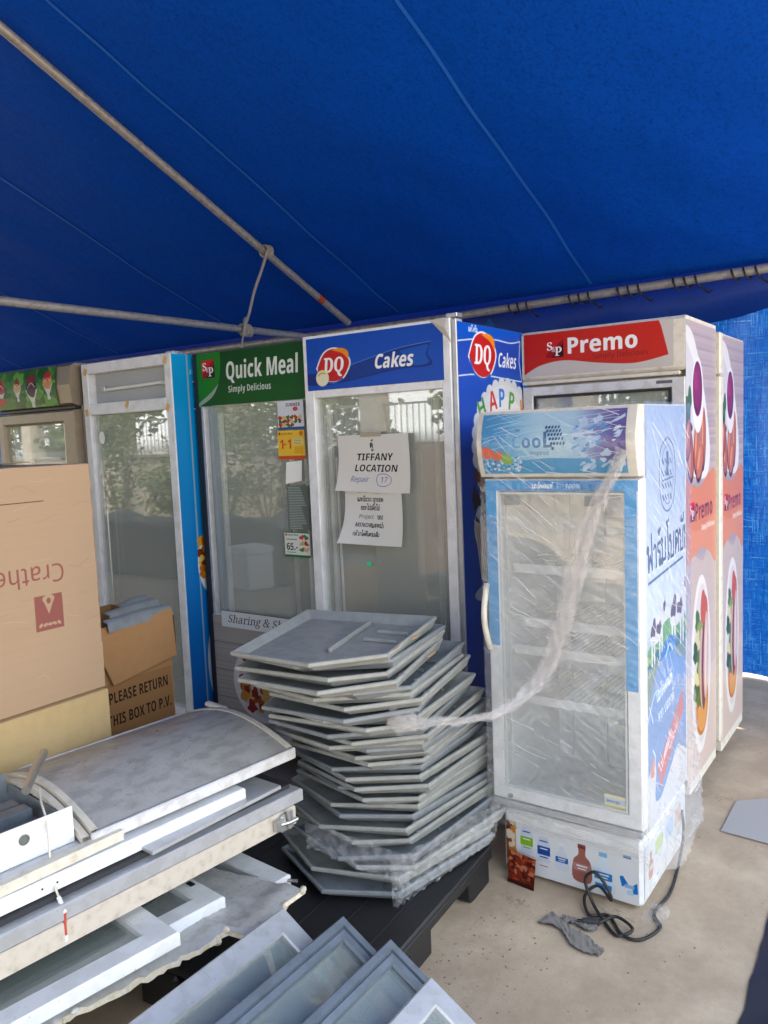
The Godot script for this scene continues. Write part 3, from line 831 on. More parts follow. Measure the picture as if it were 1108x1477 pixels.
func dq_header() -> StandardMaterial3D:
	var p := Paint.new(71, 23, 12.0, Color(0.0, 0.30, 0.74))
	p.poly(p.curve([Vector2(0, 15.5), Vector2(14, 15), Vector2(34, 11.5), Vector2(50, 8.5), Vector2(65, 7.4)], 6) + p.curve([Vector2(63.5, 12), Vector2(65, 16.6), Vector2(50, 17), Vector2(32, 19), Vector2(14, 21), Vector2(0, 20.5)], 6), Color(0.01, 0.17, 0.52))
	p.poly(p.curve([Vector2(24, 13.8), Vector2(40, 10.6), Vector2(52, 8.8), Vector2(64.4, 8)], 6) + p.curve([Vector2(63, 12), Vector2(64.2, 16), Vector2(50, 16.4), Vector2(36, 18), Vector2(24, 19.5)], 6), Color(0.02, 0.22, 0.58))
	p.poly(p.curve([Vector2(50, 9.6), Vector2(58, 8.7), Vector2(64, 8.4), Vector2(62.6, 12), Vector2(63.8, 15.6), Vector2(56, 15.6), Vector2(50, 9.6)], 6), Color(0.03, 0.34, 0.74))
	p.line(p.curve([Vector2(24, 13.4), Vector2(34, 11.3), Vector2(50, 8.3), Vector2(65, 7.1)], 6), 0.28, Color(0.35, 0.55, 0.85))
	p.text("Cakes", 37, 15.9, 5.8, Color.WHITE, {"bold": true, "skew": 0.2, "sx": 0.86, "fat": 0.08})
	logo_dq(p, 15, 12.6, 7.2)
	p.ell(8.6, 17.8, 3.7, 3.6, Color(0.90, 0.86, 0.66))
	p.ell(8.6, 17.8, 3.3, 3.2, Color(0.94, 0.92, 0.80))
	p.line(p.curve([Vector2(6.2, 16.6), Vector2(8, 15.6), Vector2(10.4, 15.9)]), 0.8, Color(0.86, 0.74, 0.25))
	return print_mat(p, 0.3)

func qm_header() -> StandardMaterial3D:
	var p := Paint.new(72, 26.5, 12.0, Color(0.055, 0.29, 0.10))
	p.grad(0, 0, 72, 26.5, Color(0.02, 0.29, 0.09), Color(0.05, 0.36, 0.11))
	p.poly(PackedVector2Array([Vector2(0, 0), Vector2(17, 0)]) + p.curve([Vector2(17, 6), Vector2(15, 15), Vector2(9, 21), Vector2(0, 26.5)], 6), Color(0.13, 0.52, 0.12))
	p.poly(p.curve([Vector2(15, 15.6), Vector2(9, 20), Vector2(0, 24.8), Vector2(0, 26.5), Vector2(10, 22), Vector2(15, 15.6)], 6), Color(0.62, 0.7, 0.64))
	logo_sp(p, 3.6, 3.4, 9)
	p.text("Quick Meal", 20.5, 14, 8.4, Color(0.93, 0.95, 0.93), {"bold": true, "sx": 0.755, "skew": 0.06, "fat": 0.07})
	p.text("Simply Delicious", 21.6, 20.5, 3.1, Color(0.87, 0.9, 0.87), {"bold": true, "sx": 0.84})
	return print_mat(p, 0.3)

func qm_lower() -> StandardMaterial3D:
	var p := Paint.new(72, 57, 8.0, Color(0.66, 0.63, 0.60))
	for i in 4:
		for j in 30:
			p.rect(0, i * 14.5 + j * 0.5, 72, 0.5, Color(0.63, 0.6, 0.57).lerp(Color(0.70, 0.67, 0.645), rng.randf()))
		p.rect(0, i * 14.5 + 13.9, 72, 0.35, Color(0.42, 0.39, 0.37))
	p.ell(34, 33, 21, 20, Color(0.86, 0.85, 0.85))
	p.ell(35, 33, 18, 17, Color(0.78, 0.77, 0.78))
	for i in 40:
		p.blob(rng.randf_range(19, 50), rng.randf_range(20, 46), 3, 2.6, [Color(0.78, 0.55, 0.25), Color(0.55, 0.12, 0.06), Color(0.85, 0.66, 0.36), Color(0.62, 0.3, 0.1)][i % 4], i, 0.4)
	return print_mat(p, 0.4)

func qm_banner() -> StandardMaterial3D:
	var p := Paint.new(50, 9, 12.0, Color(0.9, 0.9, 0.9))
	p.rect(0, 0, 50, 0.4, Color(0.3, 0.32, 0.3))
	p.text("Sharing & Sharing", 4, 6.4, 4.2, Color(0.2, 0.2, 0.22), {"skew": 0.25, "serif": true, "sx": 0.92})
	return print_mat(p, 0.5)

func qm_poster(kind: int) -> StandardMaterial3D:
	var p := Paint.new(16, 13, 22.0, Color(0.88, 0.9, 0.93))
	if kind == 0:
		p.rect(0, 0, 16, 2.2, Color(0.9, 0.92, 0.95))
		p.text("SUMMER", 5.2, 2.6, 1.5, Color(0.35, 0.15, 0.2), {"bold": true})
		p.ell(11, 3.8, 1.6, 1.0, Color(0.85, 0.3, 0.3))
		for i in 16:
			p.blob(1.4 + (i % 6) * 2.4, 7.5 + (i / 6) * 1.7, 1.2, 0.9, [Color(0.75, 0.2, 0.15), Color(0.9, 0.75, 0.4), Color(0.3, 0.45, 0.2), Color(0.5, 0.3, 0.2)][i % 4], i, 0.4)
		p.rect(0, 11.8, 16, 1.2, Color(0.2, 0.35, 0.6))
	elif kind == 1:
		p.im.fill(Color(0.95, 0.78, 0.22))
		p.rect(0, 11.4, 16, 1.6, Color(0.85, 0.32, 0.14))
		p.rect(0.6, 0.8, 1.2, 1.2, Color(0.75, 0.1, 0.1))
		p.text("Quick Meal", 2.2, 1.9, 0.9, Color(0.6, 0.25, 0.1), {"bold": true})
		p.text("1", 1.2, 8.2, 4.2, Color(0.85, 0.25, 0.12), {"bold": true})
		p.text("+", 3.4, 7.4, 2.4, Color(0.85, 0.25, 0.12), {"bold": true})
		p.text("1", 5.8, 8.2, 4.2, Color(0.85, 0.25, 0.12), {"bold": true})
		p.rect(9, 3.4, 6, 3.2, Color(0.93, 0.87, 0.55))
		p.rect(9.6, 7.4, 5.2, 3.0, Color(0.92, 0.7, 0.1))
		for i in 4:
			p.rect(9.4, 3.9 + i * 0.7, 4.6, 0.2, Color(0.4, 0.35, 0.2))
		p.ell(14, 1.5, 1.1, 1.1, Color(0.9, 0.45, 0.15))
	else:
		p.im.fill(Color(0.9, 0.92, 0.88))
		p.rect(0, 11.8, 16, 1.2, Color(0.1, 0.45, 0.25))
		p.rect(0, 0, 16, 0.5, Color(0.1, 0.45, 0.25))
		p.rect(0.6, 0.9, 1.2, 1.2, Color(0.75, 0.1, 0.1))
		p.text("Quick Meal", 2.2, 1.9, 0.9, Color(0.1, 0.35, 0.18), {"bold": true})
		p.text("65.-", 1.2, 9.4, 3.6, Color(0.06, 0.12, 0.1), {"bold": true, "sx": 0.85})
		p.rect(1.0, 3.6, 6.8, 0.4, Color(0.3, 0.4, 0.32))
		p.rect(1.0, 10.4, 5.8, 0.3, Color(0.3, 0.4, 0.32))
		for i in 6:
			p.blob(11 + (i % 2) * 2.6, 2.6 + (i / 2) * 3.2, 1.5, 1.1, [Color(0.8, 0.25, 0.15), Color(0.35, 0.5, 0.2), Color(0.88, 0.7, 0.5)][i % 3], i + 3, 0.4)
	return print_mat(p, 0.5)

func note_print(kind: int) -> StandardMaterial3D:
	var ink := Color(0.12, 0.12, 0.13)
	var p := Paint.new(36, 25 if kind == 0 else 32, 16.0, Color(0.88, 0.87, 0.84))
	if kind == 0:
		p.thai_text("ตู้", 16.5, 5.8, 2.4, 0.4, ink)
		p.text("TIFFANY", 18.4, 11.2, 3.0, ink, {"bold": true, "skew": 0.2, "center": true, "sx": 1.08})
		p.text("LOCATION", 19, 16.0, 2.9, ink, {"bold": true, "skew": 0.2, "center": true, "sx": 1.08})
		var pen := Color(0.28, 0.34, 0.62)
		p.text("Repair", 6.6, 20.6, 2.4, pen, {"skew": 0.25, "sx": 0.95})
		p.text("17", 21.7, 20.6, 2.4, pen, {"skew": 0.15})
		p.line(p.curve([Vector2(19.6, 19.6), Vector2(20.4, 17.4), Vector2(24, 17), Vector2(26.8, 18.6), Vector2(26.6, 20.8), Vector2(24, 22.2), Vector2(20.8, 21.8), Vector2(19.6, 19.6)]), 0.25, pen)
	else:
		p.im.fill(Color(0.885, 0.88, 0.855))
		p.text("Shelf Support", 18, 5, 2.2, ink, {"skew": 0.2, "center": true})
		p.thai_text("และชั้นวาง ถูกถอด", 8, 9.6, 2.0, 0.32, ink)
		p.thai_text("ออกไปเพื่อใช้", 10, 14.0, 2.0, 0.32, ink)
		p.text("Project", 9, 18.6, 2.1, ink, {"skew": 0.2})
		p.thai_text("ของ", 20.4, 18.6, 2.0, 0.32, ink)
		p.text("MINOR", 7, 23, 2.1, ink, {"skew": 0.2, "bold": true})
		p.thai_text("และจะนำ", 17, 23, 2.0, 0.32, ink)
		p.thai_text("กลับมาใส่คืนตามเดิม", 6.6, 27.6, 1.8, 0.3, ink)
	return print_mat(p, 0.85)

func wb_side() -> StandardMaterial3D:
	var p := Paint.new(60, 200, 4.0, Color(0.03, 0.52, 0.78))
	p.grad(0, 0, 60, 200, Color(0.02, 0.64, 0.88), Color(0.02, 0.40, 0.78))
	p.rect(9.6, 0, 1.0, 200, Color(0.62, 0.68, 0.74))
	p.text("Fresh Deli", 11.4, 10, 2.4, Color(0.8, 0.9, 0.95), {"skew": 0.2})
	p.poly(PackedVector2Array([Vector2(13, 14), Vector2(60, 14), Vector2(60, 27), Vector2(13, 27), Vector2(15.5, 20)]), Color(0.03, 0.25, 0.55))
	p.line(PackedVector2Array([Vector2(13, 13.6), Vector2(60, 13.6)]), 0.7, Color(0.85, 0.92, 0.96))
	p.line(PackedVector2Array([Vector2(13, 27.4), Vector2(60, 27.4)]), 0.7, Color(0.85, 0.92, 0.96))
	p.ell(18, 108, 9, 16, Color(0.88, 0.9, 0.92))
	for i in 12:
		p.blob(13 + (i % 3) * 3.2, 96 + (i / 3) * 5.5, 3.6, 3.0, [Color(0.86, 0.62, 0.2), Color(0.78, 0.42, 0.12), Color(0.93, 0.78, 0.36), Color(0.5, 0.2, 0.08)][i % 4], i, 0.4)
	p.ell(20, 162, 8, 24, Color(0.86, 0.89, 0.92))
	p.ell(21, 160, 6.4, 20, Color(0.10, 0.06, 0.06))
	p.ell(20, 150, 4.4, 8, Color(0.8, 0.85, 0.9))
	return print_mat(p, 0.3)

func gel_header() -> StandardMaterial3D:
	var p := Paint.new(64, 21, 10.0, Color(0.16, 0.5, 0.14))
	for i in 90:
		p.blob(rng.randf_range(0, 64), rng.randf_range(0, 21), 5, 4, Color(0.05, 0.3, 0.07).lerp(Color(0.42, 0.72, 0.24), rng.randf()), i, 0.4)
	for c in [[6, 9, 0.9, 0], [24, 9, 0.85, 1], [39, 10, 1.25, 2], [56, 8, 1.0, 3]]:
		var x: float = c[0]; var y: float = c[1]; var s: float = c[2]
		p.poly(PackedVector2Array([Vector2(x - 5 * s, y + 1 * s), Vector2(x + 5 * s, y + 1 * s), Vector2(x + 1 * s, y + 7 * s), Vector2(x + 1.6 * s, y + 9.4 * s), Vector2(x - 1.6 * s, y + 9.4 * s), Vector2(x - 1 * s, y + 7 * s)]), Color(0.85, 0.88, 0.84))
		p.blob(x, y, 4.6 * s, 3.8 * s, [Color(0.7, 0.12, 0.1), Color(0.86, 0.7, 0.45), Color(0.25, 0.07, 0.05), Color(0.88, 0.6, 0.35)][c[3]], c[3], 0.15)
		p.blob(x, y - 3.4 * s, 3 * s, 2.4 * s, [Color(0.75, 0.2, 0.15), Color(0.55, 0.25, 0.12), Color(0.55, 0.12, 0.1), Color(0.8, 0.12, 0.1)][c[3]], c[3] + 5, 0.2)
		p.line(p.curve([Vector2(x - 3 * s, y), Vector2(x, y - 2 * s), Vector2(x + 3 * s, y)]), 0.4, Color(0.95, 0.9, 0.86))
	p.blob(4, 17, 7, 2, Color(0.75, 0.12, 0.1), 40, 0.4)
	return print_mat(p, 0.25)

func bottle(p: Paint, x: float, y: float, s: float, body: Color, lab: Color, cap: Color) -> void:
	p.poly(p.curve([Vector2(x - 1.0 * s, y - 10 * s), Vector2(x - 1.0 * s, y - 7.6 * s), Vector2(x - 2.4 * s, y - 5.6 * s), Vector2(x - 2.4 * s, y), Vector2(x + 2.4 * s, y), Vector2(x + 2.4 * s, y - 5.6 * s), Vector2(x + 1.0 * s, y - 7.6 * s), Vector2(x + 1.0 * s, y - 10 * s), Vector2(x - 1.0 * s, y - 10 * s)], 4), body)
	p.rect(x - 1.1 * s, y - 10.8 * s, 2.2 * s, 1.3 * s, cap)
	p.rect(x - 2.4 * s, y - 5 * s, 4.8 * s, 2.2 * s, lab)
	p.rect(x - 1.5 * s, y - 4.5 * s, 3.0 * s, 0.4 * s, Color(0.93, 0.95, 0.97))
	p.rect(x - 1.2 * s, y - 3.6 * s, 2.4 * s, 0.3 * s, Color(0.93, 0.95, 0.97))

func cool_base(side: bool) -> StandardMaterial3D:
	var p := Paint.new(50, 20, 14.0, Color(0.88, 0.89, 0.90))
	if side:
		p.grad(0, 0, 50, 20, Color(0.86, 0.88, 0.9), Color(0.9, 0.9, 0.9))
		bottle(p, 7, 14, 0.9, Color(0.75, 0.42, 0.3), Color(0.8, 0.75, 0.7), Color(0.6, 0.3, 0.25))
		p.rect(12, 3, 9, 5, Color(0.72, 0.84, 0.5))
		p.rect(24, 2, 10, 7, Color(0.7, 0.8, 0.92))
		p.rect(36, 2, 8, 7, Color(0.84, 0.72, 0.62))
		return print_mat(p, 0.3)
	p.rect(0, 0, 3.4, 20, Color(0.55, 0.3, 0.16))
	for i in 16:
		p.blob(rng.randf_range(0, 3), rng.randf_range(0, 20), 1.4, 1.6, [Color(0.85, 0.8, 0.72), Color(0.4, 0.18, 0.1), Color(0.8, 0.5, 0.2)][i % 3], i, 0.4)
	p.rect(3.4, 0, 0.5, 20, Color(0.8, 0.65, 0.4))
	# cartons
	for c in [[8.2, 9.5, Color(0.52, 0.72, 0.12)], [15, 11.5, Color(0.13, 0.3, 0.62)]]:
		p.poly(PackedVector2Array([Vector2(c[0] - 2.6, c[1] - 6), Vector2(c[0] - 1.6, c[1] - 8.4), Vector2(c[0] + 1.6, c[1] - 8.4), Vector2(c[0] + 2.6, c[1] - 6), Vector2(c[0] + 2.4, c[1] + 2), Vector2(c[0] - 2.4, c[1] + 2)]), Color(0.80, 0.84, 0.90))
		p.rect(c[0] - 2.5, c[1] - 4.4, 5, 3.6, c[2])
		p.rect(c[0] - 1.6, c[1] - 6.8, 3.2, 0.6, Color(0.2, 0.4, 0.7))
		p.rect(c[0] - 1.5, c[1] - 3.6, 3, 0.4, Color(0.93, 0.95, 0.97))
		p.rect(c[0] - 1.6, c[1] - 0.2, 3.2, 0.5, c[2])
	p.rect(13.2, 15, 3.4, 0.35, Color(0.7, 0.3, 0.4))
	bottle(p, 22, 14.5, 1.0, Color(0.83, 0.86, 0.90), Color(0.10, 0.38, 0.66), Color(0.9, 0.92, 0.95))
	bottle(p, 29.6, 16.6, 1.35, Color(0.62, 0.38, 0.34), Color(0.70, 0.5, 0.47), Color(0.45, 0.2, 0.22))
	bottle(p, 37.4, 17.6, 1.35, Color(0.84, 0.9, 0.95), Color(0.2, 0.5, 0.76), Color(0.5, 0.72, 0.88))
	p.rect(34.4, 15.4, 6, 2, Color(0.15, 0.5, 0.78))
	p.poly(PackedVector2Array([Vector2(43.2, 10.4), Vector2(44.4, 9.8), Vector2(46.2, 12.6), Vector2(44, 14.2)]), Color(0.1, 0.45, 0.75))
	p.poly(PackedVector2Array([Vector2(47.6, 13), Vector2(49.4, 11.4), Vector2(49.6, 15.6), Vector2(48, 16)]), Color(0.05, 0.45, 0.78))
	p.rect(45, 12.8, 3.4, 1.4, Color(0.55, 0.7, 0.85))
	p.rect(45.8, 14.8, 2.2, 2, Color(0.72, 0.82, 0.9))
	p.rect(44.6, 1.6, 2.8, 1.2, Color(0.12, 0.42, 0.68))
	return print_mat(p, 0.28)

# ---------------------------------------------------------------- the scene
func _ready() -> void:
	rng.seed = 5
	var cam := Camera3D.new()
	cam.name = "camera"
	cam.position = Vector3(0, 1.65, 0)
	cam.rotation = Vector3(-0.0955, 0.612, -0.0405)
	cam.fov = 65.4
	cam.near = 0.05
	cam.far = 400.0
	add_child(cam)
	var sky_m := ProceduralSkyMaterial.new()
	sky_m.sky_top_color = Color(0.78, 0.83, 0.89)
	sky_m.sky_horizon_color = Color(0.95, 0.95, 0.94)
	sky_m.sky_curve = 0.2
	sky_m.ground_bottom_color = Color(0.45, 0.42, 0.38)
	sky_m.ground_horizon_color = Color(0.80, 0.80, 0.80)
	sky_m.sky_energy_multiplier = 1.5
	var sky := Sky.new()
	sky.sky_material = sky_m
	var env := Environment.new()
	env.background_mode = Environment.BG_SKY
	env.sky = sky
	env.tonemap_mode = Environment.TONE_MAPPER_LINEAR
	env.tonemap_exposure = 2.35
	env.sdfgi_enabled = true
	env.ssao_enabled = true
	env.ssil_enabled = true
	var we := WorldEnvironment.new()
	we.name = "world_environment"
	we.environment = env
	add_child(we)
	var sun := DirectionalLight3D.new()
	sun.name = "sun"
	sun.light_energy = 1.5
	sun.light_color = Color(1.0, 0.96, 0.88)
	sun.light_angular_distance = 0.5
	sun.shadow_enabled = true
	add_child(sun)
	sun.look_at_from_position(Vector3(0.34, 1.0, -0.3), Vector3.ZERO)

	thai_table()
	make_materials()
	build_setting()
	build_canopy()
	build_coolers()
	build_boxes()
	build_pallet_and_trays()
	build_doors()
	build_film()
	build_floor_things()
	build_outside()

func build_setting() -> void:
	var g := MB.new()
	g.quad(Vector3(-150, 0, -150), Vector3(150, 0, -150), Vector3(150, 0, 150), Vector3(-150, 0, 150), Vector3.UP)
	struct("ground", g, M.ground)

# ------------------------------------------------ canopy
func roof_y(z: float) -> float:
	return 2.56 + 0.40 * (z + 5.1) if z < -1.2 else 4.12 - 0.44 * (z + 1.2)

func build_canopy() -> void:
	var roof := thing("tarp_roof", "dark blue tarpaulin canopy roof sloping down over the coolers", "canopy", Vector3(-3, 0, -2))
	var org := roof.position
	var xs := [-14.0, -12.2, -10.3, -8.4, -6.7, -5.0, -3.36, -1.87, -0.3, 1.3]
	var wob := FastNoiseLite.new()
	wob.seed = 21
	wob.frequency = 0.55
	wob.fractal_octaves = 3
	for i in xs.size() - 1:
		for half in 2:
			var g := []
			var z0 := -5.12 if half == 0 else -1.2
			var z1 := -1.2 if half == 0 else 2.2
			for a in 49:
				var row := []
				var z := lerpf(z0, z1, a / 48.0)
				for c in 17:
					var x := lerpf(xs[i], xs[i + 1], c / 16.0)
					var s := sin(PI * c / 16.0)
					var edge := clampf(minf(z - z0, z1 - z) * 3.0, 0, 1)
					row.append(Vector3(x, roof_y(z) + (wob.get_noise_2d(x * 1.3, z) * 0.032 - 0.02 * s + 0.006 * sin((x * 0.9 + z) * 9.0) * clampf((-3.2 - z) * 0.6, 0, 1)) * edge, z) - org)
				g.append(row)
			var b := MB.new()
			b.sheet(g, true)
			var under := []
			for row in g:
				var r2 := []
				for q in row:
					r2.append(q + Vector3(0, 0.002, 0))
				under.append(r2)
			b.sheet(under)
			part("panel", b, M.roof, roof)
		if i > 0: # welded overlap hanging just below the sheet
			var sg := []
			for a in 49:
				var z := lerpf(-5.08, -1.22, a / 48.0)
				var edge := clampf(minf(z + 5.12, -1.2 - z) * 3.0, 0, 1)
				var x: float = xs[i]
				var y := roof_y(z) + (wob.get_noise_2d(x * 1.3, z) * 0.032 + 0.006 * sin((x * 0.9 + z) * 9.0) * clampf((-3.2 - z) * 0.6, 0, 1)) * edge - 0.006
				sg.append([Vector3(x - 0.009, y, z) - org, Vector3(x + 0.009, y, z) - org])
			var s := MB.new()
			s.sheet(sg)
			part("seam", s, M.roof_seam, roof)
	# the roof sheet hangs over behind the eave pole
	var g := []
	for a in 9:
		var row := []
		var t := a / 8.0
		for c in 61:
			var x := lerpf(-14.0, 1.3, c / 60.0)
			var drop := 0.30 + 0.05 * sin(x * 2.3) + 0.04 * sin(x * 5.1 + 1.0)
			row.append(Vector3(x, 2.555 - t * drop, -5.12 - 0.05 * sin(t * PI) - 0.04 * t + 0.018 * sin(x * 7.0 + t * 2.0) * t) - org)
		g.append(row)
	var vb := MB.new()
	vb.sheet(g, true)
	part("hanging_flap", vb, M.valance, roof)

	# back wall of woven sheet
	g = []
	for a in 25:
		var row := []
		var t := a / 24.0
		for c in 241:
			var x := lerpf(-14.0, 1.3, c / 240.0)
			row.append(Vector3(x, lerpf(2.5, 0.028 + 0.016 * sin(x * 3.0), t), -5.24 - 0.10 * t + 0.05 * sin(x * 4.2 + t * 2.5) * (0.3 + t) + 0.025 * sin(x * 9.0 - t * 6.0) + 0.012 * sin(x * 23.0 + t * 9.0) + 0.02 * sin(t * 13.0 + x * 2.0)))
		g.append(row)
	var wb := MB.new()
	wb.sheet(g, true)
	whole("woven_tarp_wall", wb, M.mesh_tarp, "bright blue woven plastic sheet hanging as a back wall behind the coolers", "tarpaulin")

	var pipe := func(called: String, label: String, pts: Array, r: float) -> MeshInstance3D:
		var b := MB.new()
		var o: Vector3 = pts[0]
		b.tube(pts.map(func(q): return q - o), r, 14)
		return whole(called, b, M.pipe, label, "pole", o)
	pipe.call("eave_pole", "weathered steel eave pole wrapped with dark cord above the red topped cooler", [Vector3(-14.0, 2.50, -5.08), Vector3(-3.0, 2.475, -5.08), Vector3(-0.8, 2.51, -5.08), Vector3(1.3, 2.53, -5.08)], 0.027)
	var rafter: MeshInstance3D = pipe.call("rafter_pole", "long pale steel rafter pole sloping down under the blue canopy", [Vector3(-3.62, roof_y(-1.3) - 0.075, -1.3), Vector3(-3.70, roof_y(-3.2) - 0.075, -3.2), Vector3(-3.77, roof_y(-5.0) - 0.075, -5.0)], 0.025)
	var rm := MB.new()
	rm.tube([Vector3(-3.755, roof_y(-4.62) - 0.075, -4.62) - rafter.position, Vector3(-3.757, roof_y(-4.68) - 0.075, -4.68) - rafter.position], 0.0256, 14, false)
	part("red_paint_mark", rm, mk(lin(0.42, 0.07, 0.02), 0.6), rafter)
	pipe.call("tie_pole", "level steel tie pole running above the gelato cooler and the white cooler", [Vector3(-3.79, 2.38, -1.4), Vector3(-3.80, 2.385, -3.2), Vector3(-3.82, 2.39, -5.0)], 0.023)
	pipe.call("ridge_pole", "steel ridge pole at the top of the canopy", [Vector3(-14.0, 4.05, -1.2), Vector3(1.3, 4.05, -1.2)], 0.03)
	for e in [[-13.9, 2.1, "far left front"], [-4.0, 2.1, "middle front"], [1.2, 2.1, "right front"], [-13.9, -5.08, "far left rear"], [1.2, -5.08, "right rear"]]:
		var y := roof_y(e[1]) - 0.05
		pipe.call("canopy_post", "upright steel post of the canopy at its %s corner" % e[2], [Vector3(e[0], 0, e[1]), Vector3(e[0], y * 0.5, e[1]), Vector3(e[0], y, e[1])], 0.03)
	# cord lashed round the eave pole
	var spots := [-2.45, -2.02, -1.70, -1.36, -1.03, -0.62]
	var which := ["nearest the blue topped cooler", "above the left end of the red sign", "above the lettering of the red sign", "above the right end of the red sign", "above the gap between the two brown sided coolers", "at the right edge of the picture"]
	for i in spots.size():
		var pts := []
		for k in 41:
			var t := k / 40.0
			var a := t * TAU * 2.5
			pts.append(Vector3(spots[i] + t * 0.16, 2.487 + (spots[i] + 1.65) * 0.0145 + 0.034 * cos(a), -5.08 + 0.034 * sin(a)))
		pts.append(pts[-1] + Vector3(0.05, -0.045, 0.01))
		pts.append(pts[-1] + Vector3(0.02, 0.012, 0.01))
		var b := MB.new()
		b.tube(pts, 0.006, 6)
		whole("lashing_cord", b, M.cord, "dark cord lashed round the eave pole %s" % which[i], "cord", Vector3.ZERO, 0.0, "cords lashing the sheet to the eave pole")
	# rope from rafter to tie pole
	var rope := thing("hanging_rope", "pale knotted rope hung from the rafter pole to the tie pole", "rope", Vector3(-3.74, 2.38, -3.9))
	var top := Vector3(0.02, roof_y(-4.06) - 0.075 - 2.38, -0.16)
	for off in [-0.028, 0.022]:
		var b := MB.new()
		var pts := []
		for k in 13:
			var t := k / 12.0
			pts.append(top.lerp(Vector3(-0.06, 0.03, 0.0), t) + Vector3(off * (1.0 - t) * 1.2 + 0.006 * sin(t * 9), 0, off * (1.0 - t)))
		b.tube(pts, 0.009, 7)
		part("strand", b, M.rope, rope)
	var lp := MB.new()
	for tt in [-0.02, 0.0, 0.02]:
		var ring := []
		for k in 17:
			var a := TAU * k / 16
			ring.append(top + Vector3(cos(a) * 0.037 + 0.0, sin(a) * 0.037 + 0.0, tt) + Vector3(0, 0.0, 0))
		lp.tube(ring, 0.009, 6)
	part("loop", lp, M.rope, rope)
	var kn := MB.new()
	for tt in 4:
		var ring := []
		for k in 17:
			var a := TAU * k / 16
			ring.append(Vector3(-0.06 + cos(a) * 0.036, sin(a) * 0.036, -0.03 + tt * 0.016 + 0.01 * sin(a)))
		kn.tube(ring, 0.0095, 6)
	kn.tube([Vector3(-0.06, 0.06, 0), Vector3(-0.03, 0.07, 0.02), Vector3(-0.02, 0.03, 0.04), Vector3(-0.03, -0.04, 0.045)], 0.013, 7)
	part("knot", kn, M.rope, rope)
	for e in [[-0.10, -0.26], [-0.07, -0.22]]:
		var b := MB.new()
		b.tube([Vector3(-0.06, -0.03, 0.02), Vector3(-0.075, -0.12, 0.03), Vector3(e[0], e[1], 0.03)], 0.006, 6)
		part("loose_end", b, M.rope, rope)

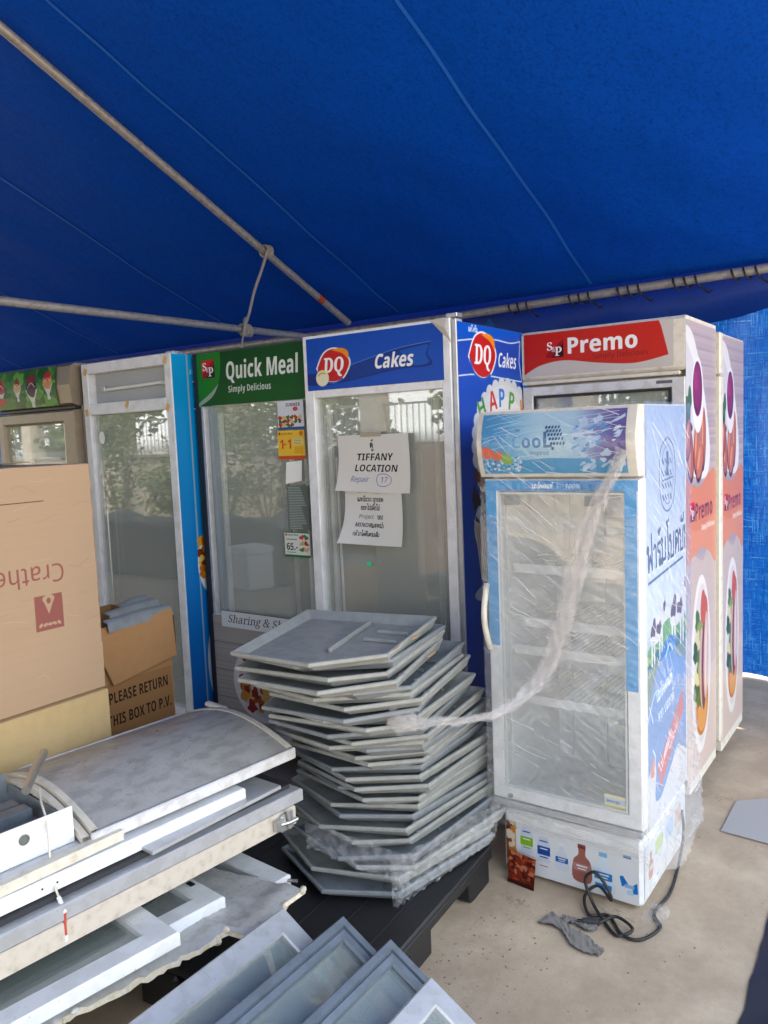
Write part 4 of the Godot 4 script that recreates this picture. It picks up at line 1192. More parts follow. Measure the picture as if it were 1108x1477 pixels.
# ------------------------------------------------ coolers
func build_coolers() -> void:
	var I := Transform3D.IDENTITY
	# --- dessert cooler, far left, x -4.70 .. -3.93
	var o := thing("display_cooler", "bronze framed glass door cooler with a green dessert picture on top, leftmost of the row", "cooler", Vector3(-4.315, 0, -2.66))
	var w := 0.77
	cabinet(o, w, 2.05, 0.62, 0.25, 1.80, -0.06, M.champagne, M.liner)
	foot(o, w, 0.62)
	var hp := PackedVector2Array([Vector2(-0.62, 1.885), Vector2(-0.03, 1.885), Vector2(0.0, 1.90), Vector2(0.012, 2.0), Vector2(0.0, 2.10), Vector2(-0.03, 2.118), Vector2(-0.62, 2.118)])
	var b := MB.new()
	b.slab(hp, w, Transform3D(Basis(Vector3(0, 0, 1), Vector3(0, 1, 0), Vector3(1, 0, 0)), Vector3(-w / 2, 0, 0)))
	var hd := part("header", b, M.champagne, o)
	b = MB.new()
	var cg := []
	for i in 7:
		var y := lerpf(2.108, 1.892, i / 6.0)
		var row := []
		for j in 3:
			row.append(Vector3(lerpf(-w / 2 + 0.03, w / 2 - 0.125, j / 2.0), y, 0.003 + 0.012 * sin(PI * i / 6.0)))
		cg.append(row)
	b.sheet(cg)
	part("header_print", b, gel_header(), hd)
	sub("hinge_strip", Vector3(-w / 2, 1.868, -0.05), Vector3(w / 2, 1.884, -0.012), M.black, o)
	b = frame_mb(w, 1.72, [Vector2(0, -0.055), Vector2(0, -0.004), Vector2(0.006, 0), Vector2(0.055, 0), Vector2(0.068, -0.012), Vector2(0.068, -0.055)], [1, 1, 1.75, 1], at(-w / 2, 0.14, 0))
	var dr := part("door", b, M.champagne, o)
	panes(dr, -w / 2 + 0.06, w / 2 - 0.115, 0.2, 1.80, -0.02, M.glass_door)
	for y in [0.6, 0.95, 1.3, 1.62]:
		wire_shelf(o, w, 0.62, y)

	# --- white cooler with cyan sides, x -3.90 .. -3.16
	o = thing("display_cooler", "white framed cooler with cyan sides and a bare lamp tube in its open header", "cooler", Vector3(-3.53, 0, -2.705))
	w = 0.74
	cabinet(o, w, 2.09, 0.62, 0.2, 1.86, -0.06, M.white, M.dark_liner)
	foot(o, w, 0.62)
	b = MB.new()
	b.box(Vector3(-w / 2, 0.1, -0.058), Vector3(-w / 2 + 0.055, 2.105, 0), 0.004)
	b.box(Vector3(w / 2 - 0.055, 0.1, -0.058), Vector3(w / 2, 2.105, 0), 0.004)
	b.box(Vector3(-w / 2 + 0.055, 2.048, -0.058), Vector3(w / 2 - 0.055, 2.105, 0.001), 0.003)
	b.box(Vector3(-w / 2 + 0.055, 1.825, -0.058), Vector3(w / 2 - 0.055, 1.886, 0.001), 0.003)
	b.box(Vector3(-w / 2 + 0.055, 0.1, -0.058), Vector3(w / 2 - 0.055, 0.27, 0.001), 0.003)
	dr = part("door", b, M.white, o)
	panes(dr, -w / 2 + 0.05, w / 2 - 0.05, 0.265, 1.83, -0.02, M.glass_door)
	b = MB.new()
	b.tube([Vector3(-0.22, 1.3, 0.004), Vector3(-0.22, 0.6, 0.004)], 0.004, 6)
	part("seal_wire", b, M.steel, dr)
	sub("header_back", Vector3(-w / 2 + 0.055, 1.884, -0.059), Vector3(w / 2 - 0.055, 2.05, -0.05), mk(lin(0.36, 0.38, 0.39), 0.5), o, 0.001)
	b = MB.new()
	b.tube([Vector3(-0.21, 1.958, -0.03), Vector3(0.05, 1.962, -0.03), Vector3(0.29, 1.967, -0.03)], 0.0085, 10)
	var tube := part("lamp_tube", b, mk(lin(0.75, 0.73, 0.66), 0.3), o)
	for x in [-0.21, 0.285]:
		sub("tube_cap", Vector3(x - 0.015, 1.951, -0.04), Vector3(x + 0.015, 1.975, -0.018), M.steel, tube)
	for q in [[-0.33, 2.06], [0.33, 2.07], [-0.34, 1.84], [0.01, 1.868], [0.33, 1.835]]:
		b = MB.new()
		var xf := Transform3D(Basis(Vector3.BACK, rng.randf_range(-0.5, 0.5)), Vector3(q[0], q[1], 0.002))
		b.box(Vector3(-0.013, -0.018, 0), Vector3(0.013, 0.018, 0.0008), 0.0, xf)
		part("tape_scrap", b, M.tape, o)
	b = MB.new()
	b.slab(circle(0.024, 0.034), 0.001, at(-0.25, 1.70, 0.001 - 0.02))
	part("round_sticker", b, M.paper, dr)
	print_side("side_print", -0.004, -0.60, 0.1, 2.1, w / 2 + 0.0015, wb_side(), o)
	for q in [[0.33, 2.105, -0.05], [0.30, 2.105, -0.12]]:
		sub("hinge", Vector3(q[0] - 0.03, q[1], q[2] - 0.02), Vector3(q[0] + 0.03, q[1] + 0.012, q[2] + 0.02), M.steel, o)

	# --- ready meal cooler with green header, x -3.14 .. -2.385
	o = thing("display_cooler", "dark framed cooler with a green lettered header and price posters on its glass", "cooler", Vector3(-2.7625, 0, -2.83))
	w = 0.755
	cabinet(o, w, 2.085, 0.62, 0.2, 1.84, -0.06, M.black, M.dark_liner)
	foot(o, w, 0.62)
	b = frame_mb(w, 2.0, [Vector2(0, -0.055), Vector2(0, -0.003), Vector2(0.003, 0), Vector2(0.038, 0), Vector2(0.042, -0.006), Vector2(0.042, -0.055)], [1, 1, 0.4, 0.2], at(-w / 2, 0.1, 0))
	dr = part("door", b, M.black, o)
	sub("header_panel", Vector3(-w / 2 + 0.032, 1.832, -0.05), Vector3(w / 2 - 0.001, 2.096, 0.002), M.white, dr)
	print_front("header_print", -w / 2 + 0.034, w / 2 - 0.002, 1.833, 2.095, 0.0035, qm_header(), dr)
	b = MB.new()
	b.box(Vector3(-w / 2 + 0.042, 0.762, -0.03), Vector3(-w / 2 + 0.062, 1.831, 0.001), 0.002)
	part("glass_bead", b, M.silver, dr)
	panes(dr, -w / 2 + 0.04, w / 2 - 0.015, 0.72, 1.835, -0.012, M.glass_door)
	sub("lower_panel", Vector3(-w / 2 + 0.038, 0.14, -0.04), Vector3(w / 2 - 0.012, 0.762, 0.002), M.white, dr)
	print_front("lower_print", -w / 2 + 0.04, w / 2 - 0.014, 0.19, 0.76, 0.0035, qm_lower(), dr)
	b = MB.new()
	var bz := 0.005
	b.quad_uv(Vector3(-0.272, 0.704, bz), Vector3(0.3, 0.704, bz), Vector3(0.3, 0.79, bz), Vector3(-0.272, 0.79, bz), Vector3.BACK)
	part("banner_print", b, qm_banner(), dr)
	print_front("poster", 0.188, 0.348, 1.695, 1.83, 0.002, qm_poster(0), dr)
	print_front("poster", 0.180, 0.346, 1.556, 1.692, 0.002, qm_poster(1), dr)
	print_front("poster", 0.190, 0.348, 1.092, 1.212, 0.002, qm_poster(2), dr)
	b = MB.new()
	b.slab(PackedVector2Array([Vector2(0.215, 1.44), Vector2(0.315, 1.455), Vector2(0.322, 1.55), Vector2(0.225, 1.543)]), 0.001, at(0, 0, 0.0005))
	part("paper_note", b, M.paper, dr)
	var lst := Paint.new(13, 21, 16.0, Color(0.42, 0.46, 0.44))
	for i in 26:
		lst.rect(0.8, 0.6 + i * 0.78, 7.5 + fmod(i * 3.7, 3.4), 0.3, Color(0.70, 0.74, 0.72))
	print_front("printed_list", 0.22, 0.35, 1.222, 1.432, 0.001, print_mat(lst, 0.4), dr)
	b = MB.new()
	b.box(Vector3(0.06, 0.3, -0.35), Vector3(0.30, 1.55, -0.33), 0.004)
	part("air_duct_panel", b, M.liner, o)
	for x in [-0.30, 0.27]:
		sub("light_strip", Vector3(x - 0.012, 0.3, -0.11), Vector3(x + 0.012, 1.8, -0.085), M.white, o, 0.004)

	# --- cake cooler with blue header, x -2.37 .. -1.58
	o = thing("display_cooler", "white framed cake cooler with a blue header and two paper notes taped to its glass", "cooler", Vector3(-1.975, 0, -2.79))
	w = 0.79
	cabinet(o, w, 2.09, 0.62, 0.2, 1.84, -0.062, M.silver, M.dark_liner)
	foot(o, w, 0.62)
	b = MB.new()
	var L := -w / 2
	var R := 0.37
	b.box(Vector3(L, 0.1, -0.058), Vector3(L + 0.055, 2.105, 0), 0.004)
	b.box(Vector3(R - 0.045, 0.1, -0.058), Vector3(R, 2.105, 0), 0.004)
	b.box(Vector3(L + 0.055, 1.829, -0.058), Vector3(R - 0.045, 2.104, -0.001), 0.003)
	b.box(Vector3(L + 0.055, 0.1, -0.058), Vector3(R - 0.045, 0.4, -0.001), 0.003)
	dr = part("door", b, M.white, o)
	panes(dr, L + 0.05, R - 0.04, 0.39, 1.833, -0.02, M.glass_door)
	print_front("header_print", L + 0.023, R - 0.032, 1.862, 2.091, 0.0018, dq_header(), dr)
	b = MB.new()
	b.tri(Vector3(R - 0.09, 2.102, 0.003), Vector3(R + 0.012, 2.0, 0.006), Vector3(R - 0.006, 2.06, 0.03), Vector3(0, 0, 1))
	b.tri(Vector3(R - 0.09, 2.102, 0.003), Vector3(R - 0.006, 2.06, 0.03), Vector3(R - 0.02, 2.104, 0.012), Vector3(0, 0, 1))
	part("peeled_corner", b, mk(lin(0.6, 0.56, 0.46), 0.7), dr)
	sub("corner_post", Vector3(R + 0.003, 0.1, -0.058), Vector3(w / 2, 2.1, -0.006), M.silver, o, 0.003)
	sub("top_hinge", Vector3(R - 0.02, 2.105, -0.05), Vector3(R + 0.03, 2.122, -0.005), M.steel, o)
	print_side("side_print", -0.012, -0.605, 0.19, 2.088, w / 2 + 0.0015, dq_side(), o)
	paper_note(dr, Vector3(-0.215, 1.405, 0.003), 0.372, 0.252, note_print(0), 0.03)
	paper_note(dr, Vector3(-0.19, 1.178, 0.0015), 0.30, 0.27, note_print(1), 0.06)
	sub("tape_strip", Vector3(-0.09, 1.648, 0.004), Vector3(0.02, 1.668, 0.006), mk(lin(0.3, 0.27, 0.2), 0.4), dr, 0.0)
	b = MB.new()
	b.slab(circle(0.011, 0.011), 0.001, at(-0.073, 1.092, 0.0005))
	part("green_dot_sticker", b, mk(lin(0.02, 0.62, 0.28), 0.4), dr)
	sub("air_duct_panel", Vector3(-0.28, 0.3, -0.36), Vector3(0.0, 1.58, -0.34), M.dark_liner, o, 0.004)
	b = MB.new()
	b.tube([Vector3(-0.30, 1.56, -0.09), Vector3(-0.29, 0.5, -0.09)], 0.006, 8)
	part("inner_rod", b, M.white, o)
	for x in [-0.335, 0.30]:
		sub("light_strip", Vector3(x - 0.012, 0.3, -0.11), Vector3(x + 0.012, 1.8, -0.085), M.white, o, 0.004)

	# --- red header cooler behind, and its twin behind that
	o = thing("display_cooler", "cream cooler with a red curved header sign and food pictures on its side", "cooler", Vector3(-1.2155, 0, -3.38))
	w = 0.715
	var d := 0.535
	cabinet(o, w, 2.07, d, 0.2, 1.80, -0.06, M.cream, M.liner)
	foot(o, w, d)
	b = MB.new()
	b.slab(PackedVector2Array([Vector2(-d, 1.868), Vector2(-0.012, 1.868), Vector2(0, 1.88), Vector2(0, 2.072), Vector2(-0.016, 2.086), Vector2(-d, 2.086)]), w, Transform3D(Basis(Vector3(0, 0, 1), Vector3(0, 1, 0), Vector3(1, 0, 0)), Vector3(-w / 2, 0, 0)))
	hd = part("header", b, M.cream, o)
	print_front("header_print", -w / 2 + 0.012, w / 2 - 0.045, 1.886, 2.074, 0.002, premo_header(), hd)
	sub("hinge_strip", Vector3(-w / 2, 1.85, -0.055), Vector3(w / 2 - 0.02, 1.866, 0.004), M.cream, o, 0.003)
	b = frame_mb(w, 1.70, [Vector2(0, -0.055), Vector2(0, -0.004), Vector2(0.004, 0), Vector2(0.046, 0), Vector2(0.05, -0.004), Vector2(0.05, -0.055)], [1, 1.4, 1.1, 0.8], at(-w / 2, 0.14, 0))
	dr = part("door", b, M.dirty_white, o)
	b = frame_mb(w - 0.105, 1.58, [Vector2(0, -0.04), Vector2(0, -0.004), Vector2(0.012, -0.004), Vector2(0.012, -0.04)], [1, 1, 1, 1], at(-w / 2 + 0.05, 0.22, 0))
	part("gasket", b, M.black, dr)
	panes(dr, -w / 2 + 0.055, w / 2 - 0.06, 0.23, 1.795, -0.012, M.glass_door)
	sub("label_plate", Vector3(w / 2 - 0.115, 1.817, 0.0), Vector3(w / 2 - 0.05, 1.829, 0.0015), mk(lin(0.1, 0.1, 0.12), 0.5), dr, 0.0)
	sub("louvre_panel", Vector3(-w / 2 + 0.06, 1.5, -0.4), Vector3(w / 2 - 0.06, 1.76, -0.38), M.dark_liner, o)
	var ps := premo_side()
	print_side("side_print", -0.006, -d + 0.004, 0.1, 2.07, w / 2 + 0.0015, ps, o)
	for y in [1.0, 1.4, 1.68]:
		wire_shelf(o, w, d, y)
	o = thing("display_cooler", "cream cooler with food pictures on its side, standing behind the red topped one", "cooler", Vector3(-1.178, 0, -3.93))
	w = 0.66
	d = 0.55
	cabinet(o, w, 2.06, d, 0.2, 1.80, -0.06, M.cream, M.liner)
	foot(o, w, d)
	sub("header", Vector3(-w / 2, 1.87, -0.06), Vector3(w / 2 + 0.006, 2.062, -0.004), M.cream, o, 0.006)
	sub("door", Vector3(-w / 2, 0.12, -0.058), Vector3(w / 2 + 0.006, 1.862, -0.004), M.cream, o, 0.006)
	print_side("side_print", -0.062, -d + 0.004, 0.1, 2.05, w / 2 + 0.0015, ps, o)

	# --- small milk cooler in front, wrapped in film; x -1.352 .. -0.797
	o = thing("display_cooler", "small milk cooler with a cyan door frame, wrapped in clear stretch film", "cooler", Vector3(-1.0745, 0, -2.57))
	w = 0.555
	d = 0.56
	cabinet(o, w, 1.715, d, 0.27, 1.47, -0.062, M.white, M.liner, 0.25)
	b = MB.new() # base with the drinks print
	b.box(Vector3(-w / 2 + 0.035, 0.012, -d), Vector3(w / 2 - 0.002, 0.248, -0.004), 0.012)
	var base := part("base", b, M.white, o)
	print_front("base_print", -w / 2 + 0.047, w / 2 - 0.014, 0.02, 0.205, -0.0025, cool_base(false), base)
	print_side("base_side_print", -0.02, -d + 0.02, 0.03, 0.215, w / 2 - 0.0005, cool_base(true), base)
	foot(o, w, d)
	# curved header
	var prof := PackedVector2Array([Vector2(-d, 1.485)])
	for i in 9:
		var t := i / 8.0
		prof.append(Vector2(0.004 + 0.03 * sin(PI * t), lerpf(1.487, 1.718, t)))
	prof.append(Vector2(-d, 1.72))
	b = MB.new()
	b.slab(prof, w + 0.012, Transform3D(Basis(Vector3(0, 0, 1), Vector3(0, 1, 0), Vector3(1, 0, 0)), Vector3(-w / 2 - 0.012, 0, 0)))
	hd = part("header", b, M.cream, o)
	b = MB.new()
	cg = []
	for i in 13:
		var t := lerpf(0.955, 0.05, i / 12.0)
		var row := []
		for j in 3:
			row.append(Vector3(lerpf(-w / 2 + 0.008, w / 2 - 0.03, j / 2.0), lerpf(1.487, 1.718, t), 0.0065 + 0.03 * sin(PI * t)))
		cg.append(row)
	b.sheet(cg)
	part("header_print", b, cool_header(), hd)
	# door: cyan band over white frame
	b = frame_mb(w + 0.006, 1.19, [Vector2(0, -0.058), Vector2(0, -0.006), Vector2(0.006, 0), Vector2(0.047, 0), Vector2(0.052, -0.01), Vector2(0.052, -0.058)], [1, 1, 1, 0.8], at(-w / 2 - 0.002, 0.288, 0))
	dr = part("door", b, M.white, o)
	sub("blue_band", Vector3(-w / 2 + 0.002, 1.438, 0.0005), Vector3(w / 2 - 0.004, 1.474, 0.0022), M.cyan, dr, 0.0)
	sub("blue_band", Vector3(-w / 2 + 0.002, 0.87, 0.0005), Vector3(-w / 2 + 0.043, 1.4375, 0.0022), M.cyan, dr, 0.0)
	sub("blue_band", Vector3(w / 2 - 0.048, 0.77, 0.0005), Vector3(w / 2 - 0.008, 1.4375, 0.0022), M.cyan, dr, 0.0)
	var tp := Paint.new(30, 3.4, 24.0, Color(0.0, 0.54, 0.83))
	tp.thai_text("นมโคสดแท้", 2, 2.7, 1.5, 0.26, Color(0.93, 0.96, 0.98), {"skew": 0.2})
	tp.text("100%", 14.2, 2.7, 1.6, Color(0.93, 0.96, 0.98), {"skew": 0.25})
	print_front("door_lettering", -0.115, 0.185, 1.440, 1.472, 0.0032, print_mat(tp, 0.35), dr)
	b = frame_mb(w - 0.098, 1.092, [Vector2(0, -0.03), Vector2(0, -0.002), Vector2(0.007, -0.002), Vector2(0.007, -0.03)], [1, 1, 1, 1], at(-w / 2 + 0.05, 0.34, 0))
	part("gasket", b, mk(lin(0.5, 0.53, 0.53), 0.6), dr)
	panes(dr, -w / 2 + 0.052, w / 2 - 0.05, 0.342, 1.434, -0.01, M.glass)
	# handle
	b = MB.new()
	var hps := []
	for i in 13:
		var t := i / 12.0
		hps.append(Vector3(-w / 2 - 0.002 + 0.008 * t, lerpf(1.095, 0.855, t), 0.004 + 0.036 * sin(PI * t)))
	b.tube(hps, 0.011, 10)
	part("handle", b, M.cream, dr)
	b = MB.new()
	b.tube([Vector3(-0.205, 0.306, -0.002), Vector3(-0.205, 0.306, 0.004), Vector3(-0.205, 0.306, 0.009)], 0.0085, 14)
	part("lock", b, M.steel, dr)
	var sp := Paint.new(9, 5, 24.0, Color(0.93, 0.92, 0.72))
	sp.rect(0, 1.4, 9, 2.2, Color(0.72, 0.8, 0.88))
	sp.text("energy", 1, 3.1, 1.1, Color(0.1, 0.3, 0.6), {"bold": true})
	sp.rect(0, 4.3, 9, 0.7, Color(0.85, 0.8, 0.3))
	print_front("energy_sticker", 0.145, 0.225, 0.348, 0.392, -0.0085, print_mat(sp, 0.5), dr)
	var fine := Paint.new(10, 6, 20.0, Color(0.62, 0.64, 0.63))
	for i in 8:
		fine.rect(0.5, 0.5 + i * 0.68, 4 + fmod(i * 2.3, 4.4), 0.28, Color(0.45, 0.48, 0.48))
	print_front("notice_print", -0.21, -0.15, 1.385, 1.42, -0.0085, print_mat(fine, 0.5), dr)
	print_front("notice_print", 0.09, 0.16, 1.385, 1.42, -0.0085, print_mat(fine, 0.5), dr)
	sub("door_trim", Vector3(-w / 2, 0.262, -0.02), Vector3(w / 2, 0.285, 0.002), M.silver, o, 0.002)
	print_side("side_print", -0.066, -d + 0.004, 0.26, 1.715, w / 2 + 0.0015, cool_side(), o)
	for y in [1.15, 0.95, 0.845, 0.66]:
		wire_shelf(o, w, d, y)

func circle(rx: float, ry: float) -> PackedVector2Array:
	var p := PackedVector2Array()
	for i in 24:
		p.append(Vector2(cos(TAU * i / 24) * rx, sin(TAU * i / 24) * ry))
	return p

# a sheet of paper taped to glass, lower edge curling away
func paper_note(dr: Node3D, lo: Vector3, w: float, h: float, m: Material, curl: float) -> void:
	var g := []
	for i in 13:
		var t := i / 12.0
		var row := []
		for j in 13:
			var u := j / 12.0
			var left := pow(1.0 - u, 2.0)
			var c := curl * t * t * t * (0.25 + left)
			row.append(lo + Vector3(w * u - 0.008 * t + 0.01 * sin(t * 2.0), h * (1.0 - t) + 0.012 * t * left, c + 0.002 * sin(u * 8.0 + t * 3.0)))
		g.append(row)
	var b := MB.new()
	b.sheet(g)
	part("paper_note", b, m, dr)

# ------------------------------------------------ cardboard
func build_boxes() -> void:
	# big pale carton on top of the yellow one; visible face looks to +x
	var o := thing("cardboard_carton", "big pale brown carton with upside down red print, on top of the yellow one", "carton", Vector3(-2.5, 0.776, -1.74))
	var b := MB.new()
	b.box(Vector3(-0.62, 0, 0), Vector3(0, 0.818, 0.9), 0.004)
	part("box", b, M.card_pale, o)
	var base := Color(0.675, 0.57, 0.46)
	var p := Paint.new(90, 81, 9.0, base)
	for i in 100: # faint flutes of the board showing through
		p.rect(0, i * 0.81, 90, 0.4, base.lerp(Color(0.70, 0.595, 0.485), rng.randf() * 0.5))
	for i in 26: # scuffs
		var q := Vector2(rng.randf_range(30, 89), rng.randf_range(2, 79))
		p.line(p.curve([q, q + Vector2(rng.randf_range(1, 5), rng.randf_range(-1, 1)), q + Vector2(rng.randf_range(4, 9), rng.randf_range(-2, 2))]), rng.randf_range(0.06, 0.2), base.lerp([Color(0.55, 0.45, 0.36), Color(0.76, 0.67, 0.56)][i % 2], 0.6))
	for i in 30: # worn right edge
		p.blob(90, rng.randf_range(0, 81), rng.randf_range(0.1, 0.35), rng.randf_range(0.6, 6.0), Color(0.52, 0.42, 0.33), i, 0.4)
	var red := Color(0.55, 0.33, 0.30)
	p.text("Crathes", 76.2, 33.2, 6.3, red, {"rot": PI, "sx": 0.98})
	p.rect(64.4, 43.4, 10.4, 12.0, red)
	p.poly(p.curve([Vector2(69.4, 50), Vector2(68.2, 46.6), Vector2(67.4, 44.4), Vector2(69.6, 43.2), Vector2(71.8, 44.4), Vector2(70.9, 46.6), Vector2(69.4, 50)]), base)
	p.ell(69.6, 45.4, 0.8, 1.0, red)
	for i in 5:
		p.ell(66.2 + i * 1.7, 53.5, 0.9, 0.55, base, 0.4 * (i - 2))
	p.rect(50, 11.4, 21, 0.3, Color(0.3, 0.22, 0.16))
	var cm := print_mat(p, 0.85)
	cm.albedo_color = Color(0.97, 0.97, 0.97)
	var nf := FastNoiseLite.new()
	nf.seed = 6
	nf.frequency = 2.2
	var fg := []
	for i in 25:
		var row := []
		for j in 25:
			var v := i / 24.0
			var u := j / 24.0
			var e := minf(minf(u, 1.0 - u), minf(v, 1.0 - v))
			row.append(Vector3(0.0015 + clampf(e * 8.0, 0, 1) * (0.006 + 0.007 * nf.get_noise_2d(u, v)), lerpf(0.816, 0.002, v), lerpf(0.898, 0.002, u)))
		fg.append(row)
	b = MB.new()
	b.sheet(fg)
	part("printed_face", b, cm, o)
	b = MB.new()
	b.box(Vector3(-0.61, 0.8185, 0.02), Vector3(-0.31, 0.822, 0.86), 0.001, Transform3D(Basis(Vector3.BACK, 0.03), Vector3(0, 0.018, 0)))
	part("top_flap", b, M.card_pale, o)

	o = thing("cardboard_carton", "low yellowish carton under the big pale carton", "carton", Vector3(-2.47, 0, -1.73))
	b = MB.new()
	b.box(Vector3(-0.68, 0.0, 0), Vector3(0, 0.775, 0.95), 0.004)
	part("box", b, M.card_yellow, o)

	o = thing("cardboard_carton", "open brown carton printed with a return notice, grey plastic strips sticking out", "carton", Vector3(-2.72, 0, -2.25))
	b = MB.new()
	var t := 0.006
	b.box(Vector3(-0.4, 0, 0.02), Vector3(0, 0.01, 0.42), 0.0)
	b.box(Vector3(-t, 0.01, 0.02), Vector3(0, 0.93, 0.42), 0.001)
	b.box(Vector3(-0.4, 0.01, 0.02), Vector3(-0.4 + t, 0.93, 0.42), 0.001)
	b.box(Vector3(-0.4 + t, 0.01, 0.02), Vector3(-t, 0.93, 0.026), 0.001)
	b.box(Vector3(-0.4 + t, 0.01, 0.414), Vector3(-t, 0.93, 0.42), 0.001)
	part("box", b, M.card_brown, o)
	# front flap folded outwards and down
	b = MB.new()
	b.sheet([[Vector3(0.0, 0.955, 0.02), Vector3(0.002, 0.945, 0.2), Vector3(0.0, 0.93, 0.42)], [Vector3(0.014, 0.94, 0.015), Vector3(0.016, 0.93, 0.2), Vector3(0.014, 0.915, 0.42)], [Vector3(0.034, 0.745, 0.02), Vector3(0.04, 0.73, 0.17), Vector3(0.03, 0.70, 0.34)]])
	b.sheet([[Vector3(-0.002, 0.951, 0.02), Vector3(0.0, 0.941, 0.2), Vector3(-0.002, 0.926, 0.42)], [Vector3(0.010, 0.934, 0.015), Vector3(0.012, 0.924, 0.2), Vector3(0.010, 0.91, 0.42)], [Vector3(0.030, 0.745, 0.02), Vector3(0.036, 0.73, 0.17), Vector3(0.026, 0.70, 0.34)]], true)
	part("front_flap", b, M.card_brown, o)
	b = MB.new()
	b.sheet([[Vector3(-0.3, 0.93, 0.018), Vector3(-0.01, 0.94, 0.018)], [Vector3(-0.3, 0.9, -0.02), Vector3(-0.005, 0.91, -0.01)], [Vector3(-0.28, 0.76, -0.03), Vector3(-0.02, 0.78, -0.025)]])
	part("side_flap", b, M.card_brown, o)
	var bp := Paint.new(38, 34, 14.0, Color(0.655, 0.485, 0.31))
	var ink := Color(0.16, 0.10, 0.06)
	bp.text("PLEASE RETURN", 19, 8.5, 4.6, ink, {"bold": true, "center": true, "sx": 0.70})
	bp.text("THIS BOX TO P.V.", 19, 18, 4.6, ink, {"bold": true, "center": true, "sx": 0.70})
	bp.thai_text("กรุณาส่งกล่องคืน พ.ว. ด้วย", 1.5, 28.5, 3.6, 0.8, Color(0.25, 0.16, 0.09))
	var bm := print_mat(bp, 0.85)
	b = MB.new()
	b.quad_uv(Vector3(0.0015, 0.37, 0.37), Vector3(0.0015, 0.37, 0.03), Vector3(0.0015, 0.70, 0.03), Vector3(0.0015, 0.70, 0.37), Vector3.RIGHT)
	part("box_print", b, bm, o)
	# grey plastic strips in the open carton
	var lab := ["longest grey plastic strip lying across the open brown carton, nearest the viewer", "grey plastic strip with a bent end behind the nearest strip in the brown carton", "short grey plastic strip at the back of the open brown carton"]
	var pos := [[Vector3(-2.735, 0.945, -2.07), 0.34, 0.07], [Vector3(-2.80, 0.965, -2.09), 0.30, 0.2], [Vector3(-2.86, 0.975, -2.14), 0.22, 0.4]]
	for i in 3:
		b = MB.new()
		var Ls: float = pos[i][1]
		b.sheet([[Vector3(0, 0.016, -Ls / 2), Vector3(0, 0.02, 0), Vector3(0, 0.016, Ls / 2)], [Vector3(0.03, 0.008, -Ls / 2), Vector3(0.03, 0.012, 0), Vector3(0.03, 0.008, Ls / 2)], [Vector3(0.036, -0.03, -Ls / 2 - 0.006), Vector3(0.036, -0.026, 0), Vector3(0.036, -0.03, Ls / 2)]])
		b.sheet([[Vector3(0, 0.012, -Ls / 2), Vector3(0, 0.016, 0), Vector3(0, 0.012, Ls / 2)], [Vector3(0.027, 0.004, -Ls / 2), Vector3(0.027, 0.008, 0), Vector3(0.027, 0.004, Ls / 2)], [Vector3(0.033, -0.03, -Ls / 2 - 0.006), Vector3(0.033, -0.026, 0), Vector3(0.033, -0.03, Ls / 2)]], true)
		whole("plastic_strip", b, M.tray_cool, lab[i], "plastic strip", pos[i][0], pos[i][2], "grey plastic strips in the brown carton")

